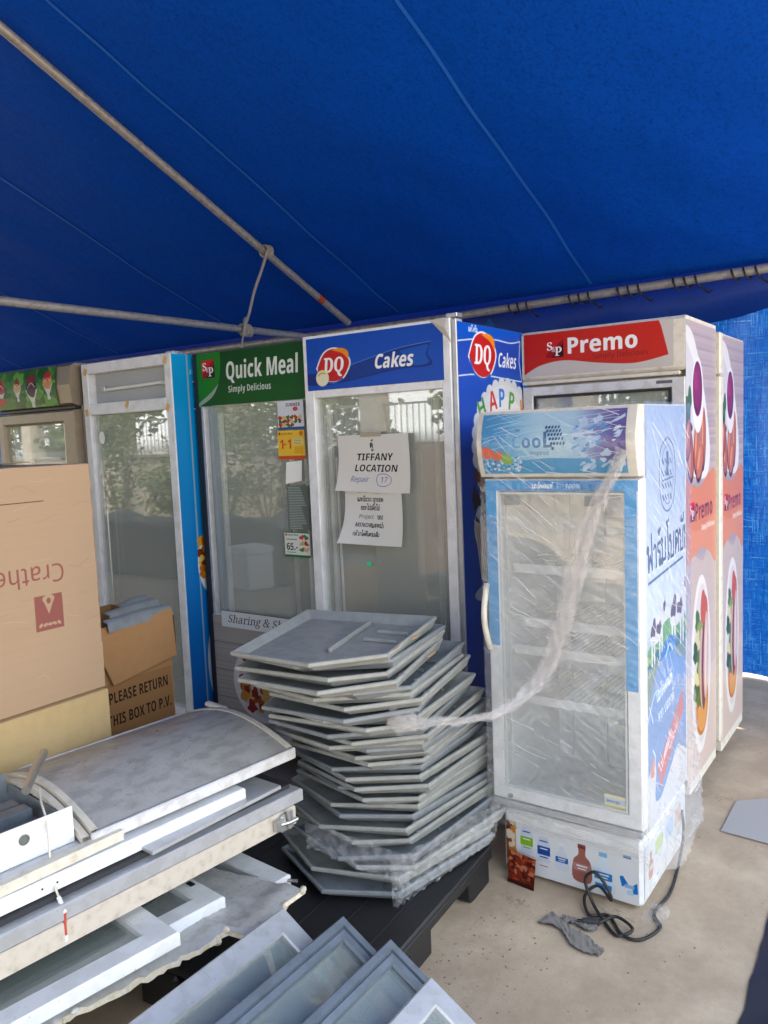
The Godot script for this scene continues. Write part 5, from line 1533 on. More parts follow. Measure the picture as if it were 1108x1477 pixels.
# ------------------------------------------------ pallet and trays
func tray_mesh(kind: int) -> Array:
	# outline from the near right corner, clockwise seen from above: right edge, back, left, near edge, cut corner
	var P: Array = [[Vector2(0, 0), Vector2(-0.04, -0.50), Vector2(-0.60, -0.50), Vector2(-0.53, 0.10), Vector2(-0.19, 0.165)],
		[Vector2(0, 0), Vector2(-0.02, -0.49), Vector2(-0.60, -0.50), Vector2(-0.56, 0.07), Vector2(-0.27, 0.15)],
		[Vector2(0, 0), Vector2(-0.05, -0.51), Vector2(-0.61, -0.49), Vector2(-0.52, 0.12), Vector2(-0.13, 0.14)]][kind]
	var dy: Array = [[0.004, 0.010, 0.0, -0.010, 0.0], [0.006, 0.004, 0.004, -0.016, -0.004], [0.0, 0.014, 0.0, -0.006, 0.006]][kind]
	var steep := [0.3, 0.6, 0.9, 1.0, 0.75] # how far each side leans in: right side, back, left, near side, cut corner
	var ctr := Vector2(-0.28, -0.17)
	var inset := func(dist: float, outer: bool) -> Array:
		var out := []
		for i in P.size():
			var a: Vector2 = P[(i + P.size() - 1) % P.size()]
			var c: Vector2 = P[i]
			var e: Vector2 = P[(i + 1) % P.size()]
			var n1: Vector2 = (c - a).normalized().orthogonal()
			var n2: Vector2 = (e - c).normalized().orthogonal()
			if n1.dot(ctr - c) < 0: n1 = -n1
			if n2.dot(ctr - c) < 0: n2 = -n2
			var d1: float = dist * (steep[(i + P.size() - 1) % P.size()] if outer else 1.0)
			var d2: float = dist * (steep[i] if outer else 1.0)
			var det := n1.x * n2.y - n1.y * n2.x
			out.append(c + Vector2(d1 * n2.y - d2 * n1.y, n1.x * d2 - n2.x * d1) / det)
		return out
	var rings := [[0.034, -0.030], [0.012, -0.0165], [0.002, -0.0125], [0.0, -0.009], [0.0, -0.001], [0.003, 0.0015], [0.008, 0.0015], [0.011, -0.002], [0.036, -0.0255]]
	var b := MB.new()
	var R := []
	for r in rings:
		var q := []
		var ps: Array = inset.call(r[0], R.size() < 2)
		for j in ps.size():
			q.append(Vector3(ps[j].x, r[1] + (dy[j] * 0.8 if r[1] > -0.02 else 0.0), ps[j].y))
		R.append(q)
	for i in R.size() - 1:
		for j in P.size():
			var k := (j + 1) % P.size()
			var mid: Vector2 = (P[j] + P[k]) * 0.5
			var out := Vector3(mid.x - ctr.x, 0, mid.y - ctr.y).normalized()
			var nn := out if i < 4 else (Vector3.UP if i < 6 else -out + Vector3.UP)
			if i < 2: nn = out + Vector3.DOWN
			if i == 4: nn = out + Vector3.UP
			b.quad(R[i][j], R[i][k], R[i + 1][k], R[i + 1][j], nn)
	for e in [[0, Vector3.DOWN], [R.size() - 1, Vector3.UP]]:
		var q: Array = R[e[0]]
		for j in range(1, q.size() - 1):
			b.tri(q[0], q[j], q[j + 1], e[1])
	var rib := MB.new()
	rib.box(Vector3(-0.006, 0, -0.20), Vector3(0.006, 0.018, 0.20), 0.003, Transform3D(Basis(Vector3.UP, 0.12), Vector3(-0.26, -0.0250, -0.24)))
	var cross := MB.new()
	cross.box(Vector3(-0.2, -0.0250, -0.33), Vector3(-0.075, -0.012, -0.322), 0.002)
	var cross2 := MB.new()
	cross2.box(Vector3(-0.2, -0.0250, -0.22), Vector3(-0.07, -0.012, -0.212), 0.002)
	var clip := MB.new()
	clip.box(Vector3(-0.018, 0.0, -0.072), Vector3(-0.004, 0.006, -0.048), 0.002)
	return [b.mesh(), rib.mesh(), cross.mesh(), cross2.mesh(), clip.mesh()]

func build_pallet_and_trays() -> void:
	var o := thing("pallet", "black plastic pallet under the stack of grey trays", "pallet", Vector3(-1.315, 0, -2.476), deg_to_rad(4.0))
	var m: Material = M.pallet
	var b := MB.new()
	b.box(Vector3(-1.18, 0.128, 0), Vector3(0, 0.150, 1.05), 0.005)
	b.box(Vector3(-1.18, 0.105, 0.0), Vector3(-1.15, 0.127, 1.05), 0.002)
	b.box(Vector3(-0.03, 0.098, 0.0), Vector3(-0.002, 0.127, 1.05), 0.002)
	part("deck", b, m, o)
	for x in [-0.165, -0.68, -1.17]:
		for z in [0.005, 0.46, 0.90]:
			b = MB.new()
			b.box(Vector3(x, 0, z), Vector3(x + 0.155, 0.127, z + 0.16), 0.012)
			part("foot_block", b, m, o)
	# small ribs moulded in the deck
	b = MB.new()
	for i in 9:
		b.box(Vector3(-1.1 + i * 0.125, 0.1505, 0.03), Vector3(-1.1 + i * 0.125 + 0.008, 0.152, 1.02), 0.0005)
	part("deck_ribs", b, m, o)

	# trays: [x, y, z] of the near right corner of the rim, turn in degrees, tilt
	var T := [
		[-1.404, .965, -1.991, 9, 0], [-1.414, .930, -2.010, 8, -1.5], [-1.385, .895, -1.985, 6, 1.0], [-1.355, .860, -2.045, 8, 0.5], [-1.365, .822, -2.050, 5, -1.5],
		[-1.340, .785, -2.095, 9, 1.0], [-1.362, .748, -2.095, 6, 0], [-1.365, .711, -2.110, 8, -1], [-1.372, .675, -2.122, 4, 1.2], [-1.372, .638, -2.145, 3, 0], [-1.412, .602, -2.19, -2, -1.4],
		[-1.400, .566, -2.215, 0, 0.6], [-1.440, .532, -2.175, -4, 1.4], [-1.414, .498, -2.180, -6, 0], [-1.398, .464, -2.20, -5, -1.0], [-1.425, .430, -2.20, -8, 0.6], [-1.452, .396, -2.165, -9, 1.2], [-1.438, .360, -2.175, -9, -1.0], [-1.449, .322, -2.115, -11, 2.6],
		[-1.389, .272, -2.075, -12, 0.8], [-1.386, .238, -2.040, -13, 0], [-1.402, .216, -2.005, -14, 0.8], [-1.397, .197, -1.992, -15, 0]]
	var ord := ["", "second", "third", "fourth", "fifth", "sixth", "seventh", "eighth", "ninth", "tenth", "eleventh", "twelfth", "thirteenth", "fourteenth", "fifteenth", "sixteenth"]
	# nest them closer than the measured corners: resample the corners by height
	var keys := T.duplicate()
	T = []
	var yy := 0.965
	var step := 0
	while yy > 0.185:
		var k := 0
		while k < keys.size() - 2 and keys[k + 1][1] > yy:
			k += 1
		var f: float = clampf((keys[k][1] - yy) / (keys[k][1] - keys[k + 1][1]), 0, 1)
		var near: Array = keys[k] if f < 0.5 else keys[k + 1]
		T.append([lerpf(keys[k][0], keys[k + 1][0], f) + [0.0, 0.006, -0.008, 0.004, -0.004][step % 5], yy, lerpf(keys[k][2], keys[k + 1][2], f) + [0.0, -0.012, 0.010, 0.014, -0.006][step % 5], lerpf(keys[k][3], keys[k + 1][3], f), near[4] * 0.5])
		yy -= [0.026, 0.0285, 0.025, 0.031, 0.027, 0.024, 0.033][step % 7]
		step += 1
	var meshes := tray_mesh(0)
	var shells := [meshes[0], tray_mesh(1)[0], tray_mesh(2)[0]]
	var first: Node3D
	var n := T.size()
	for i in n:
		var lab := ""
		if i == 0:
			lab = "topmost grey plastic tray of the tall stack, its empty inside in view"
		elif i == n - 1:
			lab = "lowest grey plastic tray of the stack, lying directly on the black pallet"
		elif i > 15:
			lab = "grey plastic tray, %s from the bottom of the stack on the black pallet" % ord[n - 1 - i]
		else:
			lab = "grey plastic tray, %s from the top of the stack on the black pallet" % ord[i]
		var t: Node3D
		var mm: Material = M.tray if i % 3 != 1 else M.tray_cool
		if i == 0:
			t = thing("plastic_tray", lab, "tray", Vector3.ZERO, 0.0, "grey plastic trays stacked on the pallet")
			part("shell", meshes[0], mm, t)
			part("rib", meshes[1], mm, t)
			part("divider", meshes[2], mm, t)
			part("divider", meshes[3], mm, t)
			part("clip", meshes[4], M.tray_cool, t)
			first = t
		else:
			t = first.duplicate()
			t.name = numbered("plastic_tray")
			add_child(t)
			meta(t, lab, "tray", "grey plastic trays stacked on the pallet")
			for q in ["shell", "rib", "divider", "divider_001"]:
				(t.get_node(q) as MeshInstance3D).material_override = mm
			(t.get_node("shell") as MeshInstance3D).mesh = shells[[0, 1, 2, 0, 2, 1, 0, 0, 1, 2, 1][i % 11]]
		t.position = Vector3(T[i][0], T[i][1] + 0.003, T[i][2])
		t.rotation_degrees = Vector3(T[i][4] * 0.55, T[i][3] + ([0, 2, -2.5, 3, -3, 1.5, -1, 3.5, -2][i % 9] if i > 1 and i < n - 2 else 0), T[i][4] * 0.7)
	for e in [[0, -0.06], [0, -0.22], [3, -0.30]]:
		var t: Node3D = get_node("plastic_tray" if e[0] == 0 else "plastic_tray_%03d" % e[0])
		b = MB.new()
		b.box(Vector3(-0.009, 0.002, e[1] - 0.03), Vector3(0.0, 0.0035, e[1] + 0.03), 0.0)
		part("tape_residue", b, M.tape, t)

# ------------------------------------------------ loose glass doors in the foreground
# local axes: x across (0 = left, w = right edge), y up = outer face, z towards the viewer from the far end
func loose_door(called: String, label: String, category: String, far_right: Vector3, turn: float, tilt: float, w: float, len: float, th: float, stile: float, m: Material, pane: Material, grooved := false, group := "") -> Node3D:
	var o := thing(called, label, category, far_right, 0.0, group)
	o.basis = Basis(Vector3.UP, turn) * Basis(Vector3.BACK, tilt)
	var prof: Array
	if grooved:
		prof = [Vector2(0, -th), Vector2(0, -0.003), Vector2(0.003, 0), Vector2(stile * 0.42, 0), Vector2(stile * 0.46, -0.008), Vector2(stile * 0.54, -0.008), Vector2(stile * 0.58, -0.001), Vector2(stile * 0.9, -0.003), Vector2(stile, -0.012), Vector2(stile, -th)]
	else:
		prof = [Vector2(0, -th), Vector2(0, -0.004), Vector2(0.004, 0), Vector2(stile - 0.004, 0), Vector2(stile, -0.005), Vector2(stile, -th)]
	# rail() works in xy with depth along z: map x -> -x side, y -> z (length), depth -> up
	var xf := Transform3D(Basis(Vector3(1, 0, 0), Vector3(0, 0, 1), Vector3(0, 1, 0)), Vector3(-w, 0, 0))
	for s in 4:
		var b := MB.new()
		b.rail(s, w, len, PackedVector2Array(prof), [1, 1, 1, 1], xf)
		part("frame_rail", b, m, o)
	var b := MB.new()
	b.box(Vector3(-w + stile - 0.004, -th * 0.5 - 0.004, stile - 0.004), Vector3(-stile + 0.004, -th * 0.5, len - stile + 0.004), 0.0)
	part("glass_pane", b, pane, o)
	b = MB.new()
	b.box(Vector3(-w + stile - 0.004, -th * 0.85 - 0.004, stile - 0.004), Vector3(-stile + 0.004, -th * 0.85, len - stile + 0.004), 0.0)
	part("glass_pane", b, pane, o)
	return o

func build_doors() -> void:
	var yaw := deg_to_rad(-6.0)
	var b: MB
	# flat pile on the pallet, lowest first
	loose_door("cooler_door", "white cooler door lying at the bottom of the pile on the black pallet", "cooler door", Vector3(-1.80, 0.196, -1.86), yaw, 0.0, 0.55, 1.25, 0.04, 0.06, M.dirty_white, M.glass_loose)
	var A := loose_door("cooler_door", "white cooler door with a steel pin at its corner, lying flat beside the stack of trays", "cooler door", Vector3(-1.712, 0.240, -1.825), yaw, 0.02, 0.6, 1.3, 0.038, 0.075, M.white, M.glass_loose)
	b = MB.new()
	b.tube([Vector3(-0.004, -0.016, 0.012), Vector3(0.012, -0.016, 0.006), Vector3(0.03, -0.014, 0.0)], 0.006, 8)
	part("hinge_pin", b, M.steel, A)
	var B := loose_door("cooler_door", "white cooler door with a dark latch slot in its end rail, under the beige edged door", "cooler door", Vector3(-1.746, 0.286, -1.57), yaw * 1.4, 0.03, 0.55, 1.2, 0.038, 0.07, M.white, M.glass_loose)
	sub("latch_slot", Vector3(-0.16, 0.0005, 0.018), Vector3(-0.13, 0.0025, 0.034), M.black, B, 0.0)
	loose_door("cooler_door", "bright white cooler door with a rounded edge, lowest of the flat white doors", "cooler door", Vector3(-1.672, 0.330, -1.335), yaw * 1.4, 0.02, 0.55, 1.1, 0.038, 0.07, M.white, M.glass_loose)
	loose_door("cooler_door", "dusty white cooler door hidden under the beige edged door", "cooler door", Vector3(-1.80, 0.385, -1.86), yaw, 0.0, 0.6, 1.3, 0.045, 0.05, M.dirty_white, M.glass_loose)
	# thick door with beige edge and hinge
	var C := loose_door("cooler_door", "thick white cooler door with a beige edge and a steel hinge at its corner", "cooler door", Vector3(-1.716, 0.455, -1.87), yaw, 0.0, 0.62, 1.35, 0.062, 0.06, M.beige_rail, M.glass_loose)
	b = MB.new()
	b.box(Vector3(0.0, -0.05, 0.06), Vector3(0.022, -0.012, 0.10), 0.003)
	b.box(Vector3(0.006, -0.062, 0.02), Vector3(0.012, -0.006, 0.075), 0.002)
	b.tube([Vector3(0.016, -0.055, 0.045), Vector3(0.016, -0.03, 0.045), Vector3(0.016, 0.004, 0.045)], 0.008, 10)
	b.tube([Vector3(0.028, -0.03, 0.02), Vector3(0.028, -0.03, 0.05), Vector3(0.018, -0.03, 0.08)], 0.007, 8)
	part("hinge", b, M.steel, C)
	var D := loose_door("cooler_door", "long white cooler door with a bright silver edge and black seal, on the beige edged door", "cooler door", Vector3(-1.712, 0.500, -1.905), yaw, 0.0, 0.62, 1.4, 0.04, 0.055, M.silver, M.glass_loose)
	b = frame_mb(0.55, 1.33, [Vector2(0, 0), Vector2(0, 0.014), Vector2(0.05, 0.014), Vector2(0.05, 0)], [1, 1, 1, 1], Transform3D(Basis(Vector3(1, 0, 0), Vector3(0, 0, 1), Vector3(0, 1, 0)), Vector3(-0.585, 0.001, 0.025)))
	part("rubber_seal", b, M.rubber, D)
	var E := loose_door("cooler_door", "white cooler door with two small screw holes in its edge, under the curved glass lid", "cooler door", Vector3(-1.782, 0.560, -1.715), yaw, 0.0, 0.58, 1.2, 0.042, 0.06, M.white, M.glass_loose)
	for z in [0.62, 0.66]:
		b = MB.new()
		b.tube([Vector3(0.0, -0.022, z), Vector3(0.0008, -0.022, z)], 0.003, 8)
		part("screw_hole", b, M.black, E)
	# small pale plate sticking out under it
	b = MB.new()
	b.box(Vector3(-0.3, -0.012, 0), Vector3(0, 0, 0.5), 0.002)
	whole("metal_plate", b, M.silver, "thin bluish metal plate poking out under the curved glass lid", "metal plate", Vector3(-1.745, 0.5145 + 0.013, -1.84), yaw * 0.5)
	# cream strip
	b = MB.new()
	b.box(Vector3(-0.03, 0.0, 0), Vector3(0, 0.003, 0.62), 0.001)
	b.box(Vector3(-0.003, -0.026, 0), Vector3(0, 0, 0.62), 0.001)
	whole("cream_channel", b, M.cream, "cream angle strip lying along the edge of the white door under the lid", "metal strip", Vector3(-1.838, 0.589, -1.30), yaw * 0.7)
	b = MB.new()
	b.box(Vector3(-0.4, -0.022, 0), Vector3(0, 0.0, 0.85), 0.003)
	whole("white_board", b, M.dirty_white, "white board lying between the white metal tray and the cream angle strip", "board", Vector3(-1.86, 0.583, -1.32), yaw)
	# curved glass lid
	var lid := thing("curved_lid", "dusty grey curved glass freezer lid with cream end rails, on top of the pile", "freezer lid", Vector3(-1.795, 0.60, -1.955), deg_to_rad(-6.5))
	var wl := 0.60
	var ll := 0.735
	var arc := func(u: float) -> float:
		return 0.085 * sin(PI * (0.08 + u * 0.84)) - 0.021
	var g := []
	var g2 := []
	for i in 13:
		var row := []
		var row2 := []
		var z := lerpf(0.02, ll - 0.02, i / 12.0)
		for j in 25:
			var u := j / 24.0
			var p := Vector3(-u * wl, arc.call(u) + 0.006, z)
			row.append(p)
			row2.append(p - Vector3(0, 0.006, 0))
		g.append(row)
		g2.append(row2)
	b = MB.new()
	b.sheet(g)
	b.sheet(g2, true)
	var dm := tri_tex(mk(lin(0.40, 0.395, 0.38), 0.3), scuffed(21, 2600, Color(0.62, 0.60, 0.57), 0.28), 1.0)
	dm.uv1_scale = Vector3(1.7, 1.5, 1.0)
	dm.metallic = 0.1
	dm.roughness_texture = noise_tex(0.02, [[0.0, grey(0.25)], [1.0, grey(0.75)]], 256, FastNoiseLite.TYPE_SIMPLEX_SMOOTH, 5, 34)
	dm.roughness = 0.8
	part("curved_glass", b, dm, lid)
	for zz in [0.0, ll - 0.022, ll + 0.004]:
		b = MB.new()
		for j in 24:
			var u0 := j / 24.0
			var u1 := (j + 1) / 24.0
			var y0: float = arc.call(u0) + (0.0095 if zz < ll else 0.0)
			var y1: float = arc.call(u1) + (0.0095 if zz < ll else 0.0)
			var q := [Vector3(-u0 * wl, y0, zz), Vector3(-u1 * wl, y1, zz), Vector3(-u1 * wl, y1, zz + 0.02), Vector3(-u0 * wl, y0, zz + 0.02)]
			b.quad(q[0], q[1], q[2], q[3], Vector3.UP)
			var dn := Vector3(0, -0.02, 0)
			b.quad(q[0], q[1], q[1] + dn, q[0] + dn, Vector3.FORWARD)
			b.quad(q[3], q[2], q[2] + dn, q[3] + dn, Vector3.BACK)
			b.quad(q[0] + dn, q[1] + dn, q[2] + dn, q[3] + dn, Vector3.DOWN)
		part("end_rail", b, M.cream, lid)
	sub("edge_rail", Vector3(0.0015, -0.03, -0.004), Vector3(0.016, 0.008, ll + 0.004), M.dirty_white, lid, 0.004)
	sub("edge_rail", Vector3(-wl - 0.016, -0.03, 0.0), Vector3(-wl - 0.0015, 0.008, ll), M.dirty_white, lid, 0.004)
	sub("end_cap", Vector3(-0.5, 0.048, -0.03), Vector3(-0.38, 0.066, -0.004), M.cream, lid, 0.006)
	# white metal tray with round holes, and its hollow
	var tr := thing("metal_tray", "white sheet metal tray with round holes in its side, left of the curved lid", "metal tray", Vector3(-1.915, 0.585, -1.20), yaw)
	b = MB.new()
	b.box(Vector3(-0.003, 0.0, 0), Vector3(0, 0.10, 0.5), 0.001)
	part("side_plate", b, M.white, tr)
	b = MB.new()
	b.box(Vector3(-0.4, 0.0, 0), Vector3(-0.004, 0.004, 0.5), 0.001)
	b.box(Vector3(-0.4, 0.004, 0), Vector3(-0.004, 0.06, 0.003), 0.001)
	b.box(Vector3(-0.4, 0.004, 0.003), Vector3(-0.397, 0.09, 0.5), 0.001)
	part("tray_floor", b, M.tray_cool, tr)
	for z in [0.135, 0.27]:
		b = MB.new()
		var ring := []
		for k in 25:
			var a := TAU * k / 24
			ring.append(Vector3(0.001, 0.06 + cos(a) * (0.012 if z < 0.2 else 0.02), z + sin(a) * (0.012 if z < 0.2 else 0.02)))
		b.tube(ring, 0.0025, 6, false)
		b.tube([Vector3(0.0, 0.06, z), Vector3(0.0006, 0.06, z)], 0.010 if z < 0.2 else 0.001, 20)
		part("hole", b, M.dark_liner if z < 0.2 else M.white, tr)
	for e in [[-0.12, 0.02, 0.03], [-0.2, 0.03, 0.05], [-0.28, 0.02, 0.04]]:
		b = MB.new()
		b.box(Vector3(e[0] - 0.025, 0.006, 0.03), Vector3(e[0] + 0.025, 0.006 + e[2], 0.48), 0.003)
		part("inner_channel", b, M.blue_grey, tr)
	b = MB.new()
	b.tube([Vector3(-2.30, 0.70, -1.36), Vector3(-2.20, 0.705, -1.27), Vector3(-2.085, 0.70, -1.17)], 0.013, 10)
	whole("grey_tube", b, M.steel, "grey metal tube lying across the white metal tray", "tube")
	# cable with connector hanging over the edge
	var wr := thing("loose_wire", "thin cream wire with a red connector hanging down the side of the pile", "wire", Vector3(-1.95, 0.69, -1.13))
	b = MB.new()
	var wp := [Vector3(-0.10, 0.02, -0.06), Vector3(-0.03, 0.012, -0.02), Vector3(0.02, -0.01, 0.0), Vector3(0.052, -0.06, 0.015), Vector3(0.075, -0.12, 0.03), Vector3(0.105, -0.16, 0.04), Vector3(0.135, -0.19, 0.045)]
	b.tube(smooth_path(wp), 0.003, 6)
	part("wire", b, M.cream, wr)
	b = MB.new()
	b.tube([Vector3(0.125, -0.178, 0.045), Vector3(0.14, -0.196, 0.046), Vector3(0.152, -0.212, 0.046)], 0.006, 8)
	b.tube([Vector3(0.149, -0.27, 0.048), Vector3(0.149, -0.278, 0.048), Vector3(0.149, -0.286, 0.048)], 0.006, 8)
	part("connector", b, M.white, wr)
	b = MB.new()
	b.tube([Vector3(0.15, -0.212, 0.046), Vector3(0.149, -0.24, 0.048), Vector3(0.149, -0.27, 0.048)], 0.0042, 8)
	part("red_sleeve", b, mk(lin(0.45, 0.06, 0.03), 0.5), wr)
	# torn insulated panel
	var fm := thing("torn_panel", "torn grey foil panel with crumbling yellow foam edges among the white doors", "foam panel", Vector3(-1.60, 0.25, -1.55))
	g = []
	var gt := []
	var n1 := FastNoiseLite.new()
	n1.seed = 4
	n1.frequency = 9.0
	for i in 61:
		var row := []
		var row2 := []
		var s := i / 60.0
		var z := lerpf(-0.15, 0.75, s)
		# right hand edge: full width at the far end, torn back to a strip further on
		var xr := lerpf(0.0, 0.03, clampf((z + 0.15) / 0.14, 0, 1)) if z < 0.05 else lerpf(-0.055, -0.20, clampf((z - 0.05) / 0.55, 0, 1))
		xr += (0.014 if z < 0.05 else 0.006) * n1.get_noise_2d(z * 2.0, 1.7) + 0.008 * n1.get_noise_2d(z * 9.0, 6.7)
		for j in 13:
			var u := j / 12.0
			var x := lerpf(-0.36, xr, u)
			var y := 0.004 - 0.03 * maxf(0.0, z - 0.1) + 0.008 * n1.get_noise_2d(u * 1.5, s * 4.0) + (0.012 * (1.0 - s) if u > 0.8 and z < 0.1 else 0.0) - (0.012 if u > 0.97 else 0.0)
			var zz := z + (0.02 * n1.get_noise_2d(u * 4.0, 9.0) - 0.06 * u if i == 0 else 0.0)
			row.append(Vector3(x, y, zz))
			row2.append(Vector3(x + (0.010 * n1.get_noise_2d(s * 9.0, u) + 0.006 if u > 0.9 else 0.0), y - 0.014 - 0.006 * n1.get_noise_2d(s * 8.0, 3.0), zz - (0.008 if i == 0 else 0.0)))
		g.append(row)
		gt.append(row2)
	b = MB.new()
	b.sheet(g)
	part("foil_skin", b, M.foil, fm)
	b = MB.new()
	b.sheet(gt, true)
	for i in 60:
		b.quad(g[i][12] - Vector3(0, 0.001, 0), g[i + 1][12] - Vector3(0, 0.001, 0), gt[i + 1][12], gt[i][12], Vector3.RIGHT)
	for j in 12:
		b.quad(g[0][j] - Vector3(0, 0.001, 0), g[0][j + 1] - Vector3(0, 0.001, 0), gt[0][j + 1], gt[0][j], Vector3.FORWARD)
	part("foam_core", b, M.foam, fm)
	# torn foil hanging down over the glass door
	b = MB.new()
	var hg := []
	for i in 9:
		var row := []
		var t := i / 8.0
		for j in 6:
			var u := j / 5.0
			row.append(Vector3(0.01 + 0.075 * t + 0.004 * n1.get_noise_2d(t * 3.0, u), 0.0 - 0.10 * t * t, lerpf(-0.01, 0.035, u) * (1.0 - 0.6 * t) + 0.02 * t))
		hg.append(row)
	b.sheet(hg)
	part("torn_tongue", b, M.foam, fm)
	for i in 12:
		b = MB.new()
		var s := rng.randf()
		var k := int(s * s * 59)
		var c: Vector3 = g[k][12] + Vector3(rng.randf_range(-0.005, 0.006), rng.randf_range(-0.02, 0.0), 0)
		var q := rng.randf_range(0.006, 0.016)
		b.box(-Vector3(q, q * 0.6, q), Vector3(q, q * 0.6, q), q * 0.5, Transform3D(Basis.from_euler(Vector3(rng.randf() * 3, rng.randf() * 3, rng.randf() * 3)), c))
		part("foam_crumb", b, M.foam if i % 3 else M.paper, fm)
	# leaning framed glass doors, nearest ones
	var tl := deg_to_rad(-30.0)
	var lean := func(label: String, corner: Vector3, m: Material, stile: float, grooved: bool) -> Node3D:
		var wd := 0.5
		var fr := corner + Vector3(cos(tl) * wd, sin(tl) * wd, 0)
		return loose_door("framed_glass_door", label, "glass door", fr, 0.0, tl, wd, 1.0, 0.034, stile, m, M.glass_loose, grooved)
	lean.call("silver white framed glass door leaning under the torn foam panel", Vector3(-1.535, 0.305, -1.60), M.silver, 0.062, false)
	lean.call("blue grey framed glass door with a grooved edge, left one of the pair", Vector3(-1.365, 0.30, -1.663), M.blue_grey, 0.052, true)
	lean.call("blue grey framed glass door with a grooved edge, right one of the pair", Vector3(-1.20, 0.29, -1.66), M.blue_grey, 0.052, true)
	lean.call("plain silver framed glass door nearest the bare floor", Vector3(-1.035, 0.28, -1.60), M.silver, 0.055, false)

func smooth_path(p: Array, steps := 6) -> Array:
	var out := []
	for i in p.size() - 1:
		var a: Vector3 = p[maxi(i - 1, 0)]; var b: Vector3 = p[i]; var c: Vector3 = p[i + 1]; var d: Vector3 = p[mini(i + 2, p.size() - 1)]
		for s in steps:
			out.append(b.cubic_interpolate(c, a, d, float(s) / steps))
	out.append(p[-1])
	return out

